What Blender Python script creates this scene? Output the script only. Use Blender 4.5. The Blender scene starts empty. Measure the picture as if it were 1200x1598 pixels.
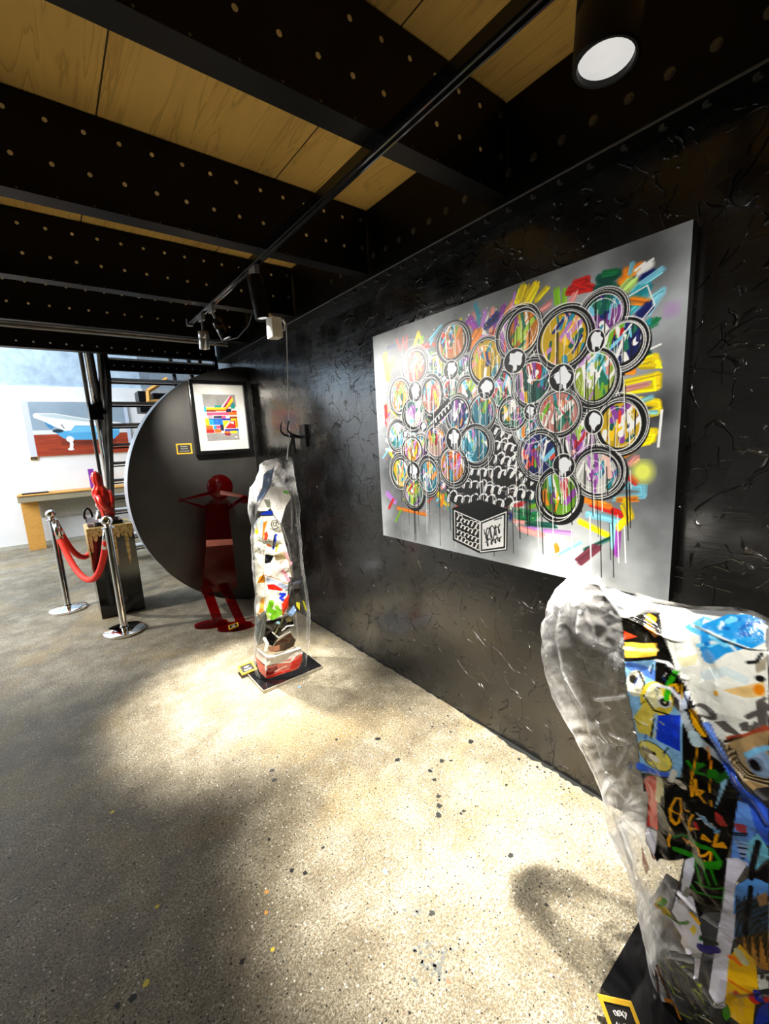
import bpy, bmesh, math, random
import numpy as np
from mathutils import Vector, Matrix

random.seed(7)
rng = np.random.default_rng(7)
SC = bpy.context.scene
COL = SC.collection

# ------------------------------------------------------------------ camera
CAM = (0.0, 0.0, 1.5)
FPX = 661.14
YAW, PITCH, ROLL = 0.660915, 0.1710068, 0.0525179
def cam_axes():
    cy, sy, cp, sp = math.cos(YAW), math.sin(YAW), math.cos(PITCH), math.sin(PITCH)
    f = Vector((sy*cp, cy*cp, -sp)); r = Vector((cy, -sy, 0)); d = f.cross(r)
    return math.cos(ROLL)*r + math.sin(ROLL)*d, -math.sin(ROLL)*r + math.cos(ROLL)*d, f
RX, DX, FX = cam_axes()
cd = bpy.data.cameras.new('camera'); cam = bpy.data.objects.new('camera', cd); COL.objects.link(cam)
cd.sensor_fit = 'VERTICAL'; cd.sensor_height = 36; cd.lens = FPX/1598*36; cd.clip_start = 0.03
cam.matrix_world = Matrix(((RX.x, -DX.x, -FX.x, CAM[0]), (RX.y, -DX.y, -FX.y, CAM[1]), (RX.z, -DX.z, -FX.z, CAM[2]), (0, 0, 0, 1)))
SC.camera = cam

# ------------------------------------------------------------------ world, lights, exposure
SC.view_settings.view_transform = 'Standard'
SC.view_settings.look = 'None'
SC.view_settings.exposure = 0.35
SC.view_settings.gamma = 1.0
SC.view_settings.use_curve_mapping = False
W = bpy.data.worlds.new('daylight'); SC.world = W; W.use_nodes = True
W.node_tree.nodes['Background'].inputs[0].default_value = (0.72, 0.86, 1.0, 1)
W.node_tree.nodes['Background'].inputs[1].default_value = 1.5

def aim(o, target):
    o.rotation_euler = (Vector(target) - o.location).to_track_quat('-Z', 'Y').to_euler()
def spot(loc, target, power, deg, blend=0.5, color=(1, .93, .80), r=0.03):
    l = bpy.data.lights.new('spot_beam', 'SPOT'); l.energy = power; l.spot_size = math.radians(deg); l.spot_blend = blend
    l.color = color; l.shadow_soft_size = r
    o = bpy.data.objects.new('spot_beam', l); COL.objects.link(o); o.location = loc; aim(o, target); return o
def area(loc, target, power, sx, sy, color=(1, 1, 1)):
    l = bpy.data.lights.new('daylight_area', 'AREA'); l.shape = 'RECTANGLE'; l.size = sx; l.size_y = sy; l.energy = power; l.color = color
    o = bpy.data.objects.new('daylight_area', l); COL.objects.link(o); o.location = loc; aim(o, target); return o
# daylight reaching in from far left, given by an unseen area lamp
area((-3.6, 6.9, 3.2), (0.7, 8.4, 0.9), 350, 4.0, 2.8, (0.95, .98, 1.0))
# spots at the ceiling heads, then unseen ones: (position, target, power, cone)
spot((0.885, 1.98, 2.06), (0.82, 2.36, 0.0), 380, 44, 1.0)
spot((0.885, 2.91, 2.10), (0.80, 2.50, 0.0), 760, 46, 1.0)
spot((0.90, 2.66, 2.12), (1.27, 3.95, 1.60), 150, 48, 0.9)
spot((0.885, 2.45, 2.10), (1.53, 1.35, 1.15), 90, 84, 0.9, (1, .97, .92))
spot((1.06, 0.50, 2.22), (1.14, 0.98, 0.0), 1000, 48, 1.0)
spot((0.60, -0.50, 2.12), (1.50, 1.0, 1.25), 70, 62, 0.9, (1, .97, .92))  # unseen spot added behind the camera to brighten the canvas
spot((0.4, -0.6, 2.12), (1.15, .25, .6), 75, 42, 0.8, (1, .97, .92))  # unseen spot added behind the camera to light the foreground torso
spot((-1.6, 4.9, 2.9), (0.4, 4.3, 0.4), 260, 56, 0.7, (1, .93, .82))

# ------------------------------------------------------------------ helpers
def ray(u, v):
    return RX*((u-600)/FPX) + DX*((v-799)/FPX) + FX
def on(u, v, ax, val):
    d = ray(u, v); t = (val - CAM[ax])/d[ax]; return Vector(CAM) + t*d

def tag(o, label=None, cat=None, group=None, kind=None):
    if label: o['label'] = label
    if cat: o['category'] = cat
    if group: o['group'] = group
    if kind: o['kind'] = kind
    return o
def empty(name, loc, label=None, cat=None, group=None, rz=0):
    o = bpy.data.objects.new(name, None); COL.objects.link(o); o.location = loc; o.rotation_euler = (0, 0, rz)
    o.empty_display_size = 0.1
    return tag(o, label, cat, group)
def world_of(o):
    m = Matrix.Translation(o.location) @ o.rotation_euler.to_matrix().to_4x4()
    return world_of(o.parent) @ o.matrix_parent_inverse @ m if o.parent else m
def link_mesh(name, me, mats, parent=None, smooth=False):
    o = bpy.data.objects.new(name, me); COL.objects.link(o)
    if not isinstance(mats, (list, tuple)): mats = [mats]
    for m in mats: me.materials.append(m)
    if smooth:
        me.polygons.foreach_set('use_smooth', np.ones(len(me.polygons), dtype=bool))
    if parent:
        o.parent = parent; o.matrix_parent_inverse = world_of(parent).inverted()
    return o
def obj(name, bm, mats, parent=None, smooth=False, angle=None):
    bmesh.ops.recalc_face_normals(bm, faces=bm.faces[:])
    me = bpy.data.meshes.new(name); bm.to_mesh(me); bm.free()
    o = link_mesh(name, me, mats, parent, smooth or angle is not None)
    if angle is not None:
        me.set_sharp_from_angle(angle=math.radians(angle))
    return o
# all shapes below are given in world coordinates
def BM(): return bmesh.new()
def box(bm, lo, hi, bev=0.0, mi=0, rot=None, piv=None):
    lo = Vector(lo); hi = Vector(hi); c = (lo+hi)/2; s = hi-lo
    r = bmesh.ops.create_cube(bm, size=1, matrix=Matrix.Translation(c) @ Matrix.Diagonal((s.x, s.y, s.z, 1)))
    vs = r['verts']; fs = set(f for v in vs for f in v.link_faces)
    for f in fs: f.material_index = mi
    if rot is not None:
        p = Vector(piv) if piv else c
        bmesh.ops.rotate(bm, verts=vs, cent=p, matrix=rot)
    if bev:
        es = list(set(e for v in vs for e in v.link_edges))
        bmesh.ops.bevel(bm, geom=es, offset=bev, segments=2, affect='EDGES', profile=0.7)
    return vs
def tube(bm, pts, rad, n=12, mi=0, cap=True):
    pts = [Vector(p) for p in pts]
    if not isinstance(rad, (list, tuple)): rad = [rad]*len(pts)
    rings = []; prev = None
    for i, p in enumerate(pts):
        t = (pts[min(i+1, len(pts)-1)] - pts[max(i-1, 0)]).normalized()
        if prev is None:
            a = Vector((0, 0, 1)) if abs(t.z) < .9 else Vector((1, 0, 0))
            nn = t.cross(a).normalized()
        else:
            nn = (prev - t*prev.dot(t)).normalized()
        prev = nn; b = t.cross(nn)
        rings.append([bm.verts.new(p + rad[i]*(math.cos(2*math.pi*k/n)*nn + math.sin(2*math.pi*k/n)*b)) for k in range(n)])
    for a, b in zip(rings, rings[1:]):
        for k in range(n):
            f = bm.faces.new((a[k], a[(k+1) % n], b[(k+1) % n], b[k])); f.material_index = mi
    if cap:
        for rg in (rings[0], rings[-1]):
            f = bm.faces.new(rg); f.material_index = mi
def lathe(bm, c, prof, n=40, mi=0):
    c = Vector(c); rings = []
    for r, z in prof:
        if r < 1e-6: rings.append([bm.verts.new(c + Vector((0, 0, z)))])
        else: rings.append([bm.verts.new(c + Vector((r*math.cos(2*math.pi*k/n), r*math.sin(2*math.pi*k/n), z))) for k in range(n)])
    for a, b in zip(rings, rings[1:]):
        for k in range(n):
            q = (k+1) % n
            if len(a) == 1 and len(b) == 1: continue
            if len(a) == 1: f = bm.faces.new((a[0], b[q], b[k]))
            elif len(b) == 1: f = bm.faces.new((a[k], a[q], b[0]))
            else: f = bm.faces.new((a[k], a[q], b[q], b[k]))
            f.material_index = mi
    for rg in (rings[0], rings[-1]):
        if len(rg) > 2: bm.faces.new(rg).material_index = mi
def cyl(bm, p, axis, r, h, n=24, mi=0):
    a = Vector(axis).normalized(); p = Vector(p); tube(bm, [p, p + a*h], r, n, mi)
def prism(bm, pts, off, mi=0):
    a = [bm.verts.new(Vector(p)) for p in pts]; b = [bm.verts.new(Vector(p)+Vector(off)) for p in pts]
    n = len(a)
    fs = [bm.faces.new(a), bm.faces.new(b[::-1])]
    for i in range(n): fs.append(bm.faces.new((a[i], b[i], b[(i+1) % n], a[(i+1) % n])))
    for f in fs: f.material_index = mi
def ico(bm, c, r, sub=3, scale=(1, 1, 1), mi=0):
    res = bmesh.ops.create_icosphere(bm, subdivisions=sub, radius=1, matrix=Matrix.Translation(c) @ Matrix.Diagonal((r*scale[0], r*scale[1], r*scale[2], 1)))
    for v in res['verts']:
        for f in v.link_faces: f.material_index = mi

# ------------------------------------------------------------------ materials
def newmat(name):
    m = bpy.data.materials.new(name); m.use_nodes = True; nt = m.node_tree
    return m, nt, nt.nodes['Principled BSDF']
def N(nt, kind, **kw):
    n = nt.nodes.new(kind)
    for k, v in kw.items():
        if k in n.inputs: n.inputs[k].default_value = v
        else: setattr(n, k, v)
    return n
def ramp(nt, fac, stops):
    r = nt.nodes.new('ShaderNodeValToRGB'); el = r.color_ramp.elements
    while len(el) > 1: el.remove(el[0])
    el[0].position = stops[0][0]; el[0].color = (*stops[0][1], 1)
    for p, c in stops[1:]:
        e = el.new(p); e.color = (*c, 1)
    nt.links.new(fac, r.inputs[0]); return r.outputs[0]
def g(v): return (v, v, v)
def mixc(nt, f, a, b, mode='MIX'):
    n = nt.nodes.new('ShaderNodeMix'); n.data_type = 'RGBA'; n.blend_type = mode
    for s, val in ((n.inputs[0], f), (n.inputs[6], a), (n.inputs[7], b)):
        if hasattr(val, 'is_linked'): nt.links.new(val, s)
        elif isinstance(val, tuple): s.default_value = (*val, 1)
        else: s.default_value = val
    return n.outputs[2]
def mth(nt, op, a, b=0.0, c=0.0):
    n = nt.nodes.new('ShaderNodeMath'); n.operation = op
    for s, val in zip(n.inputs, (a, b, c)):
        if hasattr(val, 'is_linked'): nt.links.new(val, s)
        else: s.default_value = val
    return n.outputs[0]
def coords(nt, scale=(1, 1, 1), rot=(0, 0, 0), src='Object'):
    tc = nt.nodes.new('ShaderNodeTexCoord'); mp = nt.nodes.new('ShaderNodeMapping')
    mp.inputs['Scale'].default_value = scale; mp.inputs['Rotation'].default_value = rot
    nt.links.new(tc.outputs[src], mp.inputs[0]); return mp.outputs[0]
def noise(nt, vec, scale, detail=4, rough=.55, dist=0):
    n = N(nt, 'ShaderNodeTexNoise', Scale=scale, Detail=detail, Roughness=rough, Distortion=dist); nt.links.new(vec, n.inputs['Vector']); return n
def bump(nt, bs, h, strength, dist=0.01):
    b = N(nt, 'ShaderNodeBump', Strength=strength, Distance=dist); nt.links.new(h, b.inputs['Height']); nt.links.new(b.outputs[0], bs.inputs['Normal']); return b
def plain(name, c, rough=.5, metal=0., spec=.5, var=.12, scale=18, bmp=.0, coat=0):
    m, nt, bs = newmat(name)
    v = coords(nt); n = noise(nt, v, scale)
    nt.links.new(ramp(nt, n.outputs[0], [(.3, tuple(x*(1-var) for x in c)), (.7, tuple(min(1, x*(1+var)) for x in c))]), bs.inputs['Base Color'])
    bs.inputs['Roughness'].default_value = rough; bs.inputs['Metallic'].default_value = metal
    bs.inputs['Specular IOR Level'].default_value = spec
    bs.inputs['Coat Weight'].default_value = coat
    if bmp: bump(nt, bs, n.outputs[0], bmp)
    return m
M = {}
M['black_steel'] = plain('black_painted_steel', (.0022, .0022, .0022), .42, 0, .18)
M['black_gloss'] = plain('black_gloss', (.006, .006, .007), .12, 0, .5)
M['black_satin'] = plain('black_satin', (.004, .004, .004), .45, 0, .2)
M['gold_dot'] = plain('timber_tint_dot', (.95, .80, .48), .4)  # discs in place of joist holes, coloured like the lit plywood behind
M['white_dot'] = plain('pale_dot', (.75, .78, .8), .4)  # daylight through edge-joist holes put into the colour; also landing-beam rivets
M['bolt'] = plain('dull_bolt', (.12, .115, .10), .4, .7)
M['chrome'] = plain('chrome', (.85, .84, .82), .06, 1., .5, .02)
M['silver'] = plain('brushed_silver', (.6, .6, .6), .3, .9)
M['steel_grey'] = plain('grey_steel', (.30, .31, .33), .4, .6)
M['tread_steel'] = plain('pale_tread_steel', (.62, .63, .64), .45, .1)
M['white_paint'] = plain('white_paint', (.82, .83, .84), .6, 0, .3, .03, 3)
M['mat_board'] = plain('mat_board', (.88, .88, .87), .7, 0, .2, .02)
M['beige'] = plain('beige_board', (.46, .45, .38), .7)
M['red_velvet'] = plain('red_velvet', (.86, .035, .018), .6, 0, .3, .25, 60)
M['red_resin'] = plain('red_resin', (.80, .035, .02), .22, 0, .5, .12, 8, .2, .6)
M['gold_frame'] = plain('gold_frame', (.85, .50, .04), .35, .2)
M['card_black'] = plain('black_card', (.012, .011, .01), .5)
M['white_ink'] = plain('white_ink', (.85, .85, .85), .6)
M['yellow'] = plain('yellow_paint', (.85, .50, .03), .4)
M['red_flat'] = plain('red_flat', (.7, .02, .02), .4)
M['wire'] = plain('pale_wire', (.75, .75, .75), .4)
M['dark_iron'] = plain('dark_iron', (.012, .012, .012), .35, .5)
M['purple'] = plain('purple_paint', (.25, .05, .4), .4)

def m_wood(name, light, dark, sc=(7, 1.2, 7), seams=False, bands=9):
    m, nt, bs = newmat(name)
    v = coords(nt, sc); n = noise(nt, v, 1.0, 5, .5, .7)
    fr = mth(nt, 'FRACT', mth(nt, 'MULTIPLY', n.outputs[0], bands))
    rings = ramp(nt, fr, [(0, g(0)), (.75, g(.25)), (.92, g(1)), (1, g(.1))])
    big = noise(nt, coords(nt, (2.2, 1, 1)), 2.0, 3)
    f = mth(nt, 'MULTIPLY', rings, mth(nt, 'MULTIPLY', big.outputs[0], 1.1))
    c = mixc(nt, f, light, dark)
    c = mixc(nt, mth(nt, 'MULTIPLY', noise(nt, coords(nt), 3).outputs[0], .5), c, tuple(x*.62 for x in light))
    if seams:
        sep = nt.nodes.new('ShaderNodeSeparateXYZ'); nt.links.new(coords(nt), sep.inputs[0])
        k = mth(nt, 'ABSOLUTE', mth(nt, 'SUBTRACT', mth(nt, 'FRACT', mth(nt, 'DIVIDE', mth(nt, 'SUBTRACT', sep.outputs[0], .309-.335), .67)), .5))
        line = mth(nt, 'LESS_THAN', k, .004)
        c = mixc(nt, line, c, (.06, .035, .01))
        kn = nt.nodes.new('ShaderNodeTexVoronoi'); kn.inputs['Scale'].default_value = 1.7; nt.links.new(coords(nt), kn.inputs['Vector'])
        c = mixc(nt, mth(nt, 'LESS_THAN', kn.outputs['Distance'], .06), c, (.12, .04, .01))
    nt.links.new(c, bs.inputs['Base Color']); bs.inputs['Roughness'].default_value = .6; bs.inputs['Specular IOR Level'].default_value = .25
    bump(nt, bs, rings, .06, .004)
    return m
M['plywood'] = m_wood('plywood', (.95, .62, .17), (.46, .23, .045), seams=True, bands=7, sc=(11, .8, 7))
M['pine'] = m_wood('pine_timber', (.78, .40, .09), (.42, .17, .03), (1.5, 8, 8))
M['old_wood'] = m_wood('weathered_timber', (.42, .36, .24), (.16, .13, .08), (1.2, 9, 14))

def m_wall():
    m, nt, bs = newmat('black_trowelled_plaster')
    v = coords(nt)
    w = noise(nt, v, 2.2, 3, .5)
    # warped coordinates for trowel ridges
    add = nt.nodes.new('ShaderNodeVectorMath'); add.operation = 'MULTIPLY_ADD'
    nt.links.new(w.outputs['Color'], add.inputs[0]); add.inputs[1].default_value = (.5, .5, .5); nt.links.new(v, add.inputs[2])
    def ridges(scale, wid, lo, hi, nscale):
        vo = N(nt, 'ShaderNodeTexVoronoi', feature='DISTANCE_TO_EDGE', Scale=scale); nt.links.new(add.outputs[0], vo.inputs['Vector'])
        line = ramp(nt, vo.outputs['Distance'], [(0, g(1)), (wid, g(0))])
        msk = ramp(nt, noise(nt, v, nscale, 2).outputs[0], [(lo, g(0)), (hi, g(1))])
        return mth(nt, 'MULTIPLY', line, msk)
    r1 = ridges(5.2, .020, .50, .56, 9.5); r2 = ridges(10, .026, .51, .57, 15)
    st = noise(nt, coords(nt, (1, 1.2, 14), (.35, 0, 0)), 3, 5, .6)
    big = noise(nt, v, 5, 4, .6)
    h = mth(nt, 'ADD', mth(nt, 'MULTIPLY', r1, .9), mth(nt, 'MULTIPLY', r2, .55))
    h = mth(nt, 'ADD', h, mth(nt, 'MULTIPLY', st.outputs[0], .16))
    h = mth(nt, 'ADD', h, mth(nt, 'MULTIPLY', big.outputs[0], .28))
    bump(nt, bs, h, .85, .012)
    nt.links.new(ramp(nt, big.outputs[0], [(.3, (.0050, .0048, .0045)), (.7, (.0105, .010, .0095))]), bs.inputs['Base Color'])
    nt.links.new(ramp(nt, big.outputs[0], [(.3, g(.15)), (.7, g(.34))]), bs.inputs['Roughness'])
    bs.inputs['Specular IOR Level'].default_value = .6
    bs.inputs['Coat Weight'].default_value = .38; bs.inputs['Coat IOR'].default_value = 1.6; bs.inputs['Coat Roughness'].default_value = .14
    return m
M['wall'] = m_wall()

def m_floor():
    m, nt, bs = newmat('worn_concrete')
    v = coords(nt)
    L = noise(nt, v, 0.9, 5, .6, .6); Md = noise(nt, v, 6, 6, .65); Fi = noise(nt, v, 120, 6, .75); Fi2 = noise(nt, v, 330, 3, .7)
    k = mth(nt, 'ADD', mth(nt, 'MULTIPLY', L.outputs[0], .42), mth(nt, 'MULTIPLY', Md.outputs[0], .58))
    c = ramp(nt, k, [(.36, (.15, .132, .095)), (.46, (.25, .225, .165)), (.54, (.38, .35, .27)), (.64, (.54, .51, .42))])
    yel = ramp(nt, noise(nt, v, 1.7, 4, .6, .5).outputs[0], [(.52, g(0)), (.66, g(.55))])
    c = mixc(nt, yel, c, (.50, .37, .16))
    grit = ramp(nt, Fi.outputs[0], [(.36, g(.18)), (.47, g(.80)), (.60, g(1.25))])
    c = mixc(nt, 1.0, c, grit, 'MULTIPLY')
    grit2 = ramp(nt, Fi2.outputs[0], [(.38, g(.30)), (.52, g(1.08))])
    c = mixc(nt, .6, c, grit2, 'MULTIPLY')
    br = ramp(nt, noise(nt, v, 190, 4, .65).outputs[0], [(.50, g(0)), (.57, g(.85))])
    c = mixc(nt, br, c, (.12, .085, .045))
    br2 = ramp(nt, noise(nt, v, 70, 5, .7).outputs[0], [(.56, g(0)), (.64, g(.6))])
    c = mixc(nt, br2, c, (.24, .17, .09))
    wh = ramp(nt, noise(nt, v, 90, 4, .7).outputs[0], [(.58, g(0)), (.66, g(.6))])
    c = mixc(nt, wh, c, (.66, .63, .55))
    def specks(scale, thr, col, lo, ns):
        nonlocal c
        vo = N(nt, 'ShaderNodeTexVoronoi', Scale=scale, Randomness=1.0); nt.links.new(v, vo.inputs['Vector'])
        pick = mth(nt, 'GREATER_THAN', nt.nodes.new('ShaderNodeSeparateColor').outputs[0], lo)
        sc = [n for n in nt.nodes if n.bl_idname == 'ShaderNodeSeparateColor'][-1]
        nt.links.new(vo.outputs['Color'], sc.inputs[0])
        c = mixc(nt, mth(nt, 'MULTIPLY', mth(nt, 'LESS_THAN', vo.outputs['Distance'], thr), pick), c, col)
    specks(75, .22, (.72, .70, .62), .86, 0)
    specks(85, .24, (.015, .014, .012), .80, 0)
    specks(24, .10, (.02, .018, .016), .84, 0)
    nt.links.new(c, bs.inputs['Base Color'])
    nt.links.new(ramp(nt, Md.outputs[0], [(.3, g(.42)), (.7, g(.75))]), bs.inputs['Roughness'])
    bs.inputs['Specular IOR Level'].default_value = .35
    h = mth(nt, 'ADD', mth(nt, 'MULTIPLY', Fi.outputs[0], .7), mth(nt, 'MULTIPLY', Fi2.outputs[0], .3))
    bump(nt, bs, h, .6, .006)
    return m
M['floor'] = m_floor()

def m_backwall():
    m, nt, bs = newmat('pale_blue_plaster')
    v = coords(nt); n = noise(nt, v, 1.3, 6, .6); n2 = noise(nt, v, 9, 5, .65)
    k = mth(nt, 'ADD', mth(nt, 'MULTIPLY', n.outputs[0], .6), mth(nt, 'MULTIPLY', n2.outputs[0], .4))
    nt.links.new(ramp(nt, k, [(.38, (.34, .44, .56)), (.5, (.46, .60, .74)), (.62, (.60, .73, .84))]), bs.inputs['Base Color'])
    bs.inputs['Roughness'].default_value = .7
    bump(nt, bs, n2.outputs[0], .3)
    return m
M['backwall'] = m_backwall()

def m_paint(name, rough=.35, coat=.0, spec=.4):
    m, nt, bs = newmat(name)
    a = nt.nodes.new('ShaderNodeAttribute'); a.attribute_name = 'paint'
    n = noise(nt, coords(nt), 160, 3); 
    nt.links.new(a.outputs['Color'], bs.inputs['Base Color'])
    bs.inputs['Roughness'].default_value = rough; bs.inputs['Coat Weight'].default_value = coat; bs.inputs['Specular IOR Level'].default_value = spec
    bump(nt, bs, n.outputs[0], .08, .002)
    return m
M['canvas_paint'] = m_paint('graffiti_paint', .45)
M['print_paint'] = m_paint('print_ink', .6)

def m_acrylic(name, rim=.36, painted=True):
    m, nt, bs = newmat(name)
    out = nt.nodes['Material Output']
    lw = N(nt, 'ShaderNodeLayerWeight', Blend=.5); lwb = N(nt, 'ShaderNodeLayerWeight', Blend=.5)
    n = noise(nt, coords(nt), 22, 5, .6, 1.2); n2 = noise(nt, coords(nt, (1, 1, .35)), 9, 3, .5, 2.5)
    hh = mth(nt, 'ADD', n2.outputs[0], mth(nt, 'MULTIPLY', n.outputs[0], .35))
    b = N(nt, 'ShaderNodeBump', Strength=.32, Distance=.02); nt.links.new(hh, b.inputs['Height'])
    tr = N(nt, 'ShaderNodeBsdfTransparent'); tr.inputs[0].default_value = (.95, .955, .95, 1)
    gl = N(nt, 'ShaderNodeBsdfGlossy'); gl.inputs['Roughness'].default_value = .07; nt.links.new(b.outputs[0], gl.inputs['Normal'])
    nt.links.new(b.outputs[0], lwb.inputs['Normal']); frs = mth(nt, 'ADD', mth(nt, 'MULTIPLY', mth(nt, 'POWER', lwb.outputs['Facing'], 5.0), .9), .05)
    m1 = nt.nodes.new('ShaderNodeMixShader'); nt.links.new(frs, m1.inputs[0]); nt.links.new(tr.outputs[0], m1.inputs[1]); nt.links.new(gl.outputs[0], m1.inputs[2])
    # glints along folds and rims are put in as white scatter
    a = nt.nodes.new('ShaderNodeAttribute'); a.attribute_name = 'crease_glint'
    df = N(nt, 'ShaderNodeBsdfTranslucent'); df.inputs[0].default_value = (.9, .9, .92, 1)
    df2 = N(nt, 'ShaderNodeBsdfDiffuse'); df2.inputs[0].default_value = (.9, .9, .92, 1)
    ad = nt.nodes.new('ShaderNodeMixShader'); ad.inputs[0].default_value = .5; nt.links.new(df.outputs[0], ad.inputs[1]); nt.links.new(df2.outputs[0], ad.inputs[2])
    m2 = nt.nodes.new('ShaderNodeMixShader')
    edge = mth(nt, 'MULTIPLY', mth(nt, 'POWER', lw.outputs['Facing'], 9.0), rim)
    edge = mth(nt, 'MINIMUM', mth(nt, 'ADD', edge, a.outputs['Fac']), .95)
    nt.links.new(edge, m2.inputs[0]); nt.links.new(m1.outputs[0], m2.inputs[1]); nt.links.new(ad.outputs[0], m2.inputs[2])
    last = m2.outputs[0]
    if painted:
        p = nt.nodes.new('ShaderNodeAttribute'); p.attribute_name = 'paint'
        nt.links.new(p.outputs['Color'], bs.inputs['Base Color']); bs.inputs['Roughness'].default_value = .22; bs.inputs['Coat Weight'].default_value = .4
        nt.links.new(b.outputs[0], bs.inputs['Normal'])
        m3 = nt.nodes.new('ShaderNodeMixShader'); nt.links.new(p.outputs['Alpha'], m3.inputs[0]); nt.links.new(last, m3.inputs[1]); nt.links.new(bs.outputs[0], m3.inputs[2]); last = m3.outputs[0]
    nt.links.new(last, out.inputs['Surface'])
    return m
M['acrylic'] = m_acrylic('crumpled_painted_acrylic')
def m_clear(name, tint, fac, rough=.05):
    m, nt, bs = newmat(name); out = nt.nodes['Material Output']
    tr = N(nt, 'ShaderNodeBsdfTransparent'); tr.inputs[0].default_value = (*tint, 1)
    n = noise(nt, coords(nt), 6)
    nt.links.new(ramp(nt, n.outputs[0], [(.3, tuple(x*.9 for x in tint)), (.7, tint)]), tr.inputs[0])
    gl = N(nt, 'ShaderNodeBsdfGlossy'); gl.inputs['Roughness'].default_value = rough
    fr = N(nt, 'ShaderNodeFresnel', IOR=1.5)
    mx = nt.nodes.new('ShaderNodeMixShader'); nt.links.new(mth(nt, 'MULTIPLY', fr.outputs[0], fac), mx.inputs[0])
    nt.links.new(tr.outputs[0], mx.inputs[1]); nt.links.new(gl.outputs[0], mx.inputs[2]); nt.links.new(mx.outputs[0], out.inputs[0]); return m
M['pane'] = m_clear('picture_glass', (.97, .97, .97), .8)
def m_redacrylic():
    m, nt, bs = newmat('translucent_red_acrylic'); out = nt.nodes['Material Output']
    n = noise(nt, coords(nt), 4)
    nt.links.new(ramp(nt, n.outputs[0], [(.3, (.10, .002, .003)), (.7, (.15, .003, .004))]), bs.inputs['Base Color'])
    bs.inputs['Roughness'].default_value = .06; bs.inputs['Coat Weight'].default_value = .5
    tr = N(nt, 'ShaderNodeBsdfTransparent'); tr.inputs[0].default_value = (.84, .010, .02, 1)
    mx = nt.nodes.new('ShaderNodeMixShader'); mx.inputs[0].default_value = .22
    nt.links.new(tr.outputs[0], mx.inputs[1]); nt.links.new(bs.outputs[0], mx.inputs[2]); nt.links.new(mx.outputs[0], out.inputs[0]); return m
M['red_acrylic'] = m_redacrylic()
def m_lamp():
    m, nt, bs = newmat('lamp_lens')
    bs.inputs['Base Color'].default_value = (.25, .25, .25, 1); bs.inputs['Emission Color'].default_value = (1, .98, .95, 1)
    n = noise(nt, coords(nt), 30); nt.links.new(mth(nt, 'ADD', mth(nt, 'MULTIPLY', n.outputs[0], .1), .45), bs.inputs['Emission Strength']); return m
M['lens'] = m_lamp()
def m_goldleaf():
    m, nt, bs = newmat('crackled_gold_leaf'); n = noise(nt, coords(nt), 45, 5, .7)
    nt.links.new(ramp(nt, n.outputs[0], [(.36, (.05, .03, .01)), (.43, (.70, .45, .10)), (.58, (1.0, .82, .40))]), bs.inputs['Base Color'])
    nt.links.new(ramp(nt, n.outputs[0], [(.36, g(.1)), (.43, g(.55))]), bs.inputs['Metallic'])
    bs.inputs['Roughness'].default_value = .3; bump(nt, bs, n.outputs[0], .6, .01); return m
M['gold_leaf'] = m_goldleaf()

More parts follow.
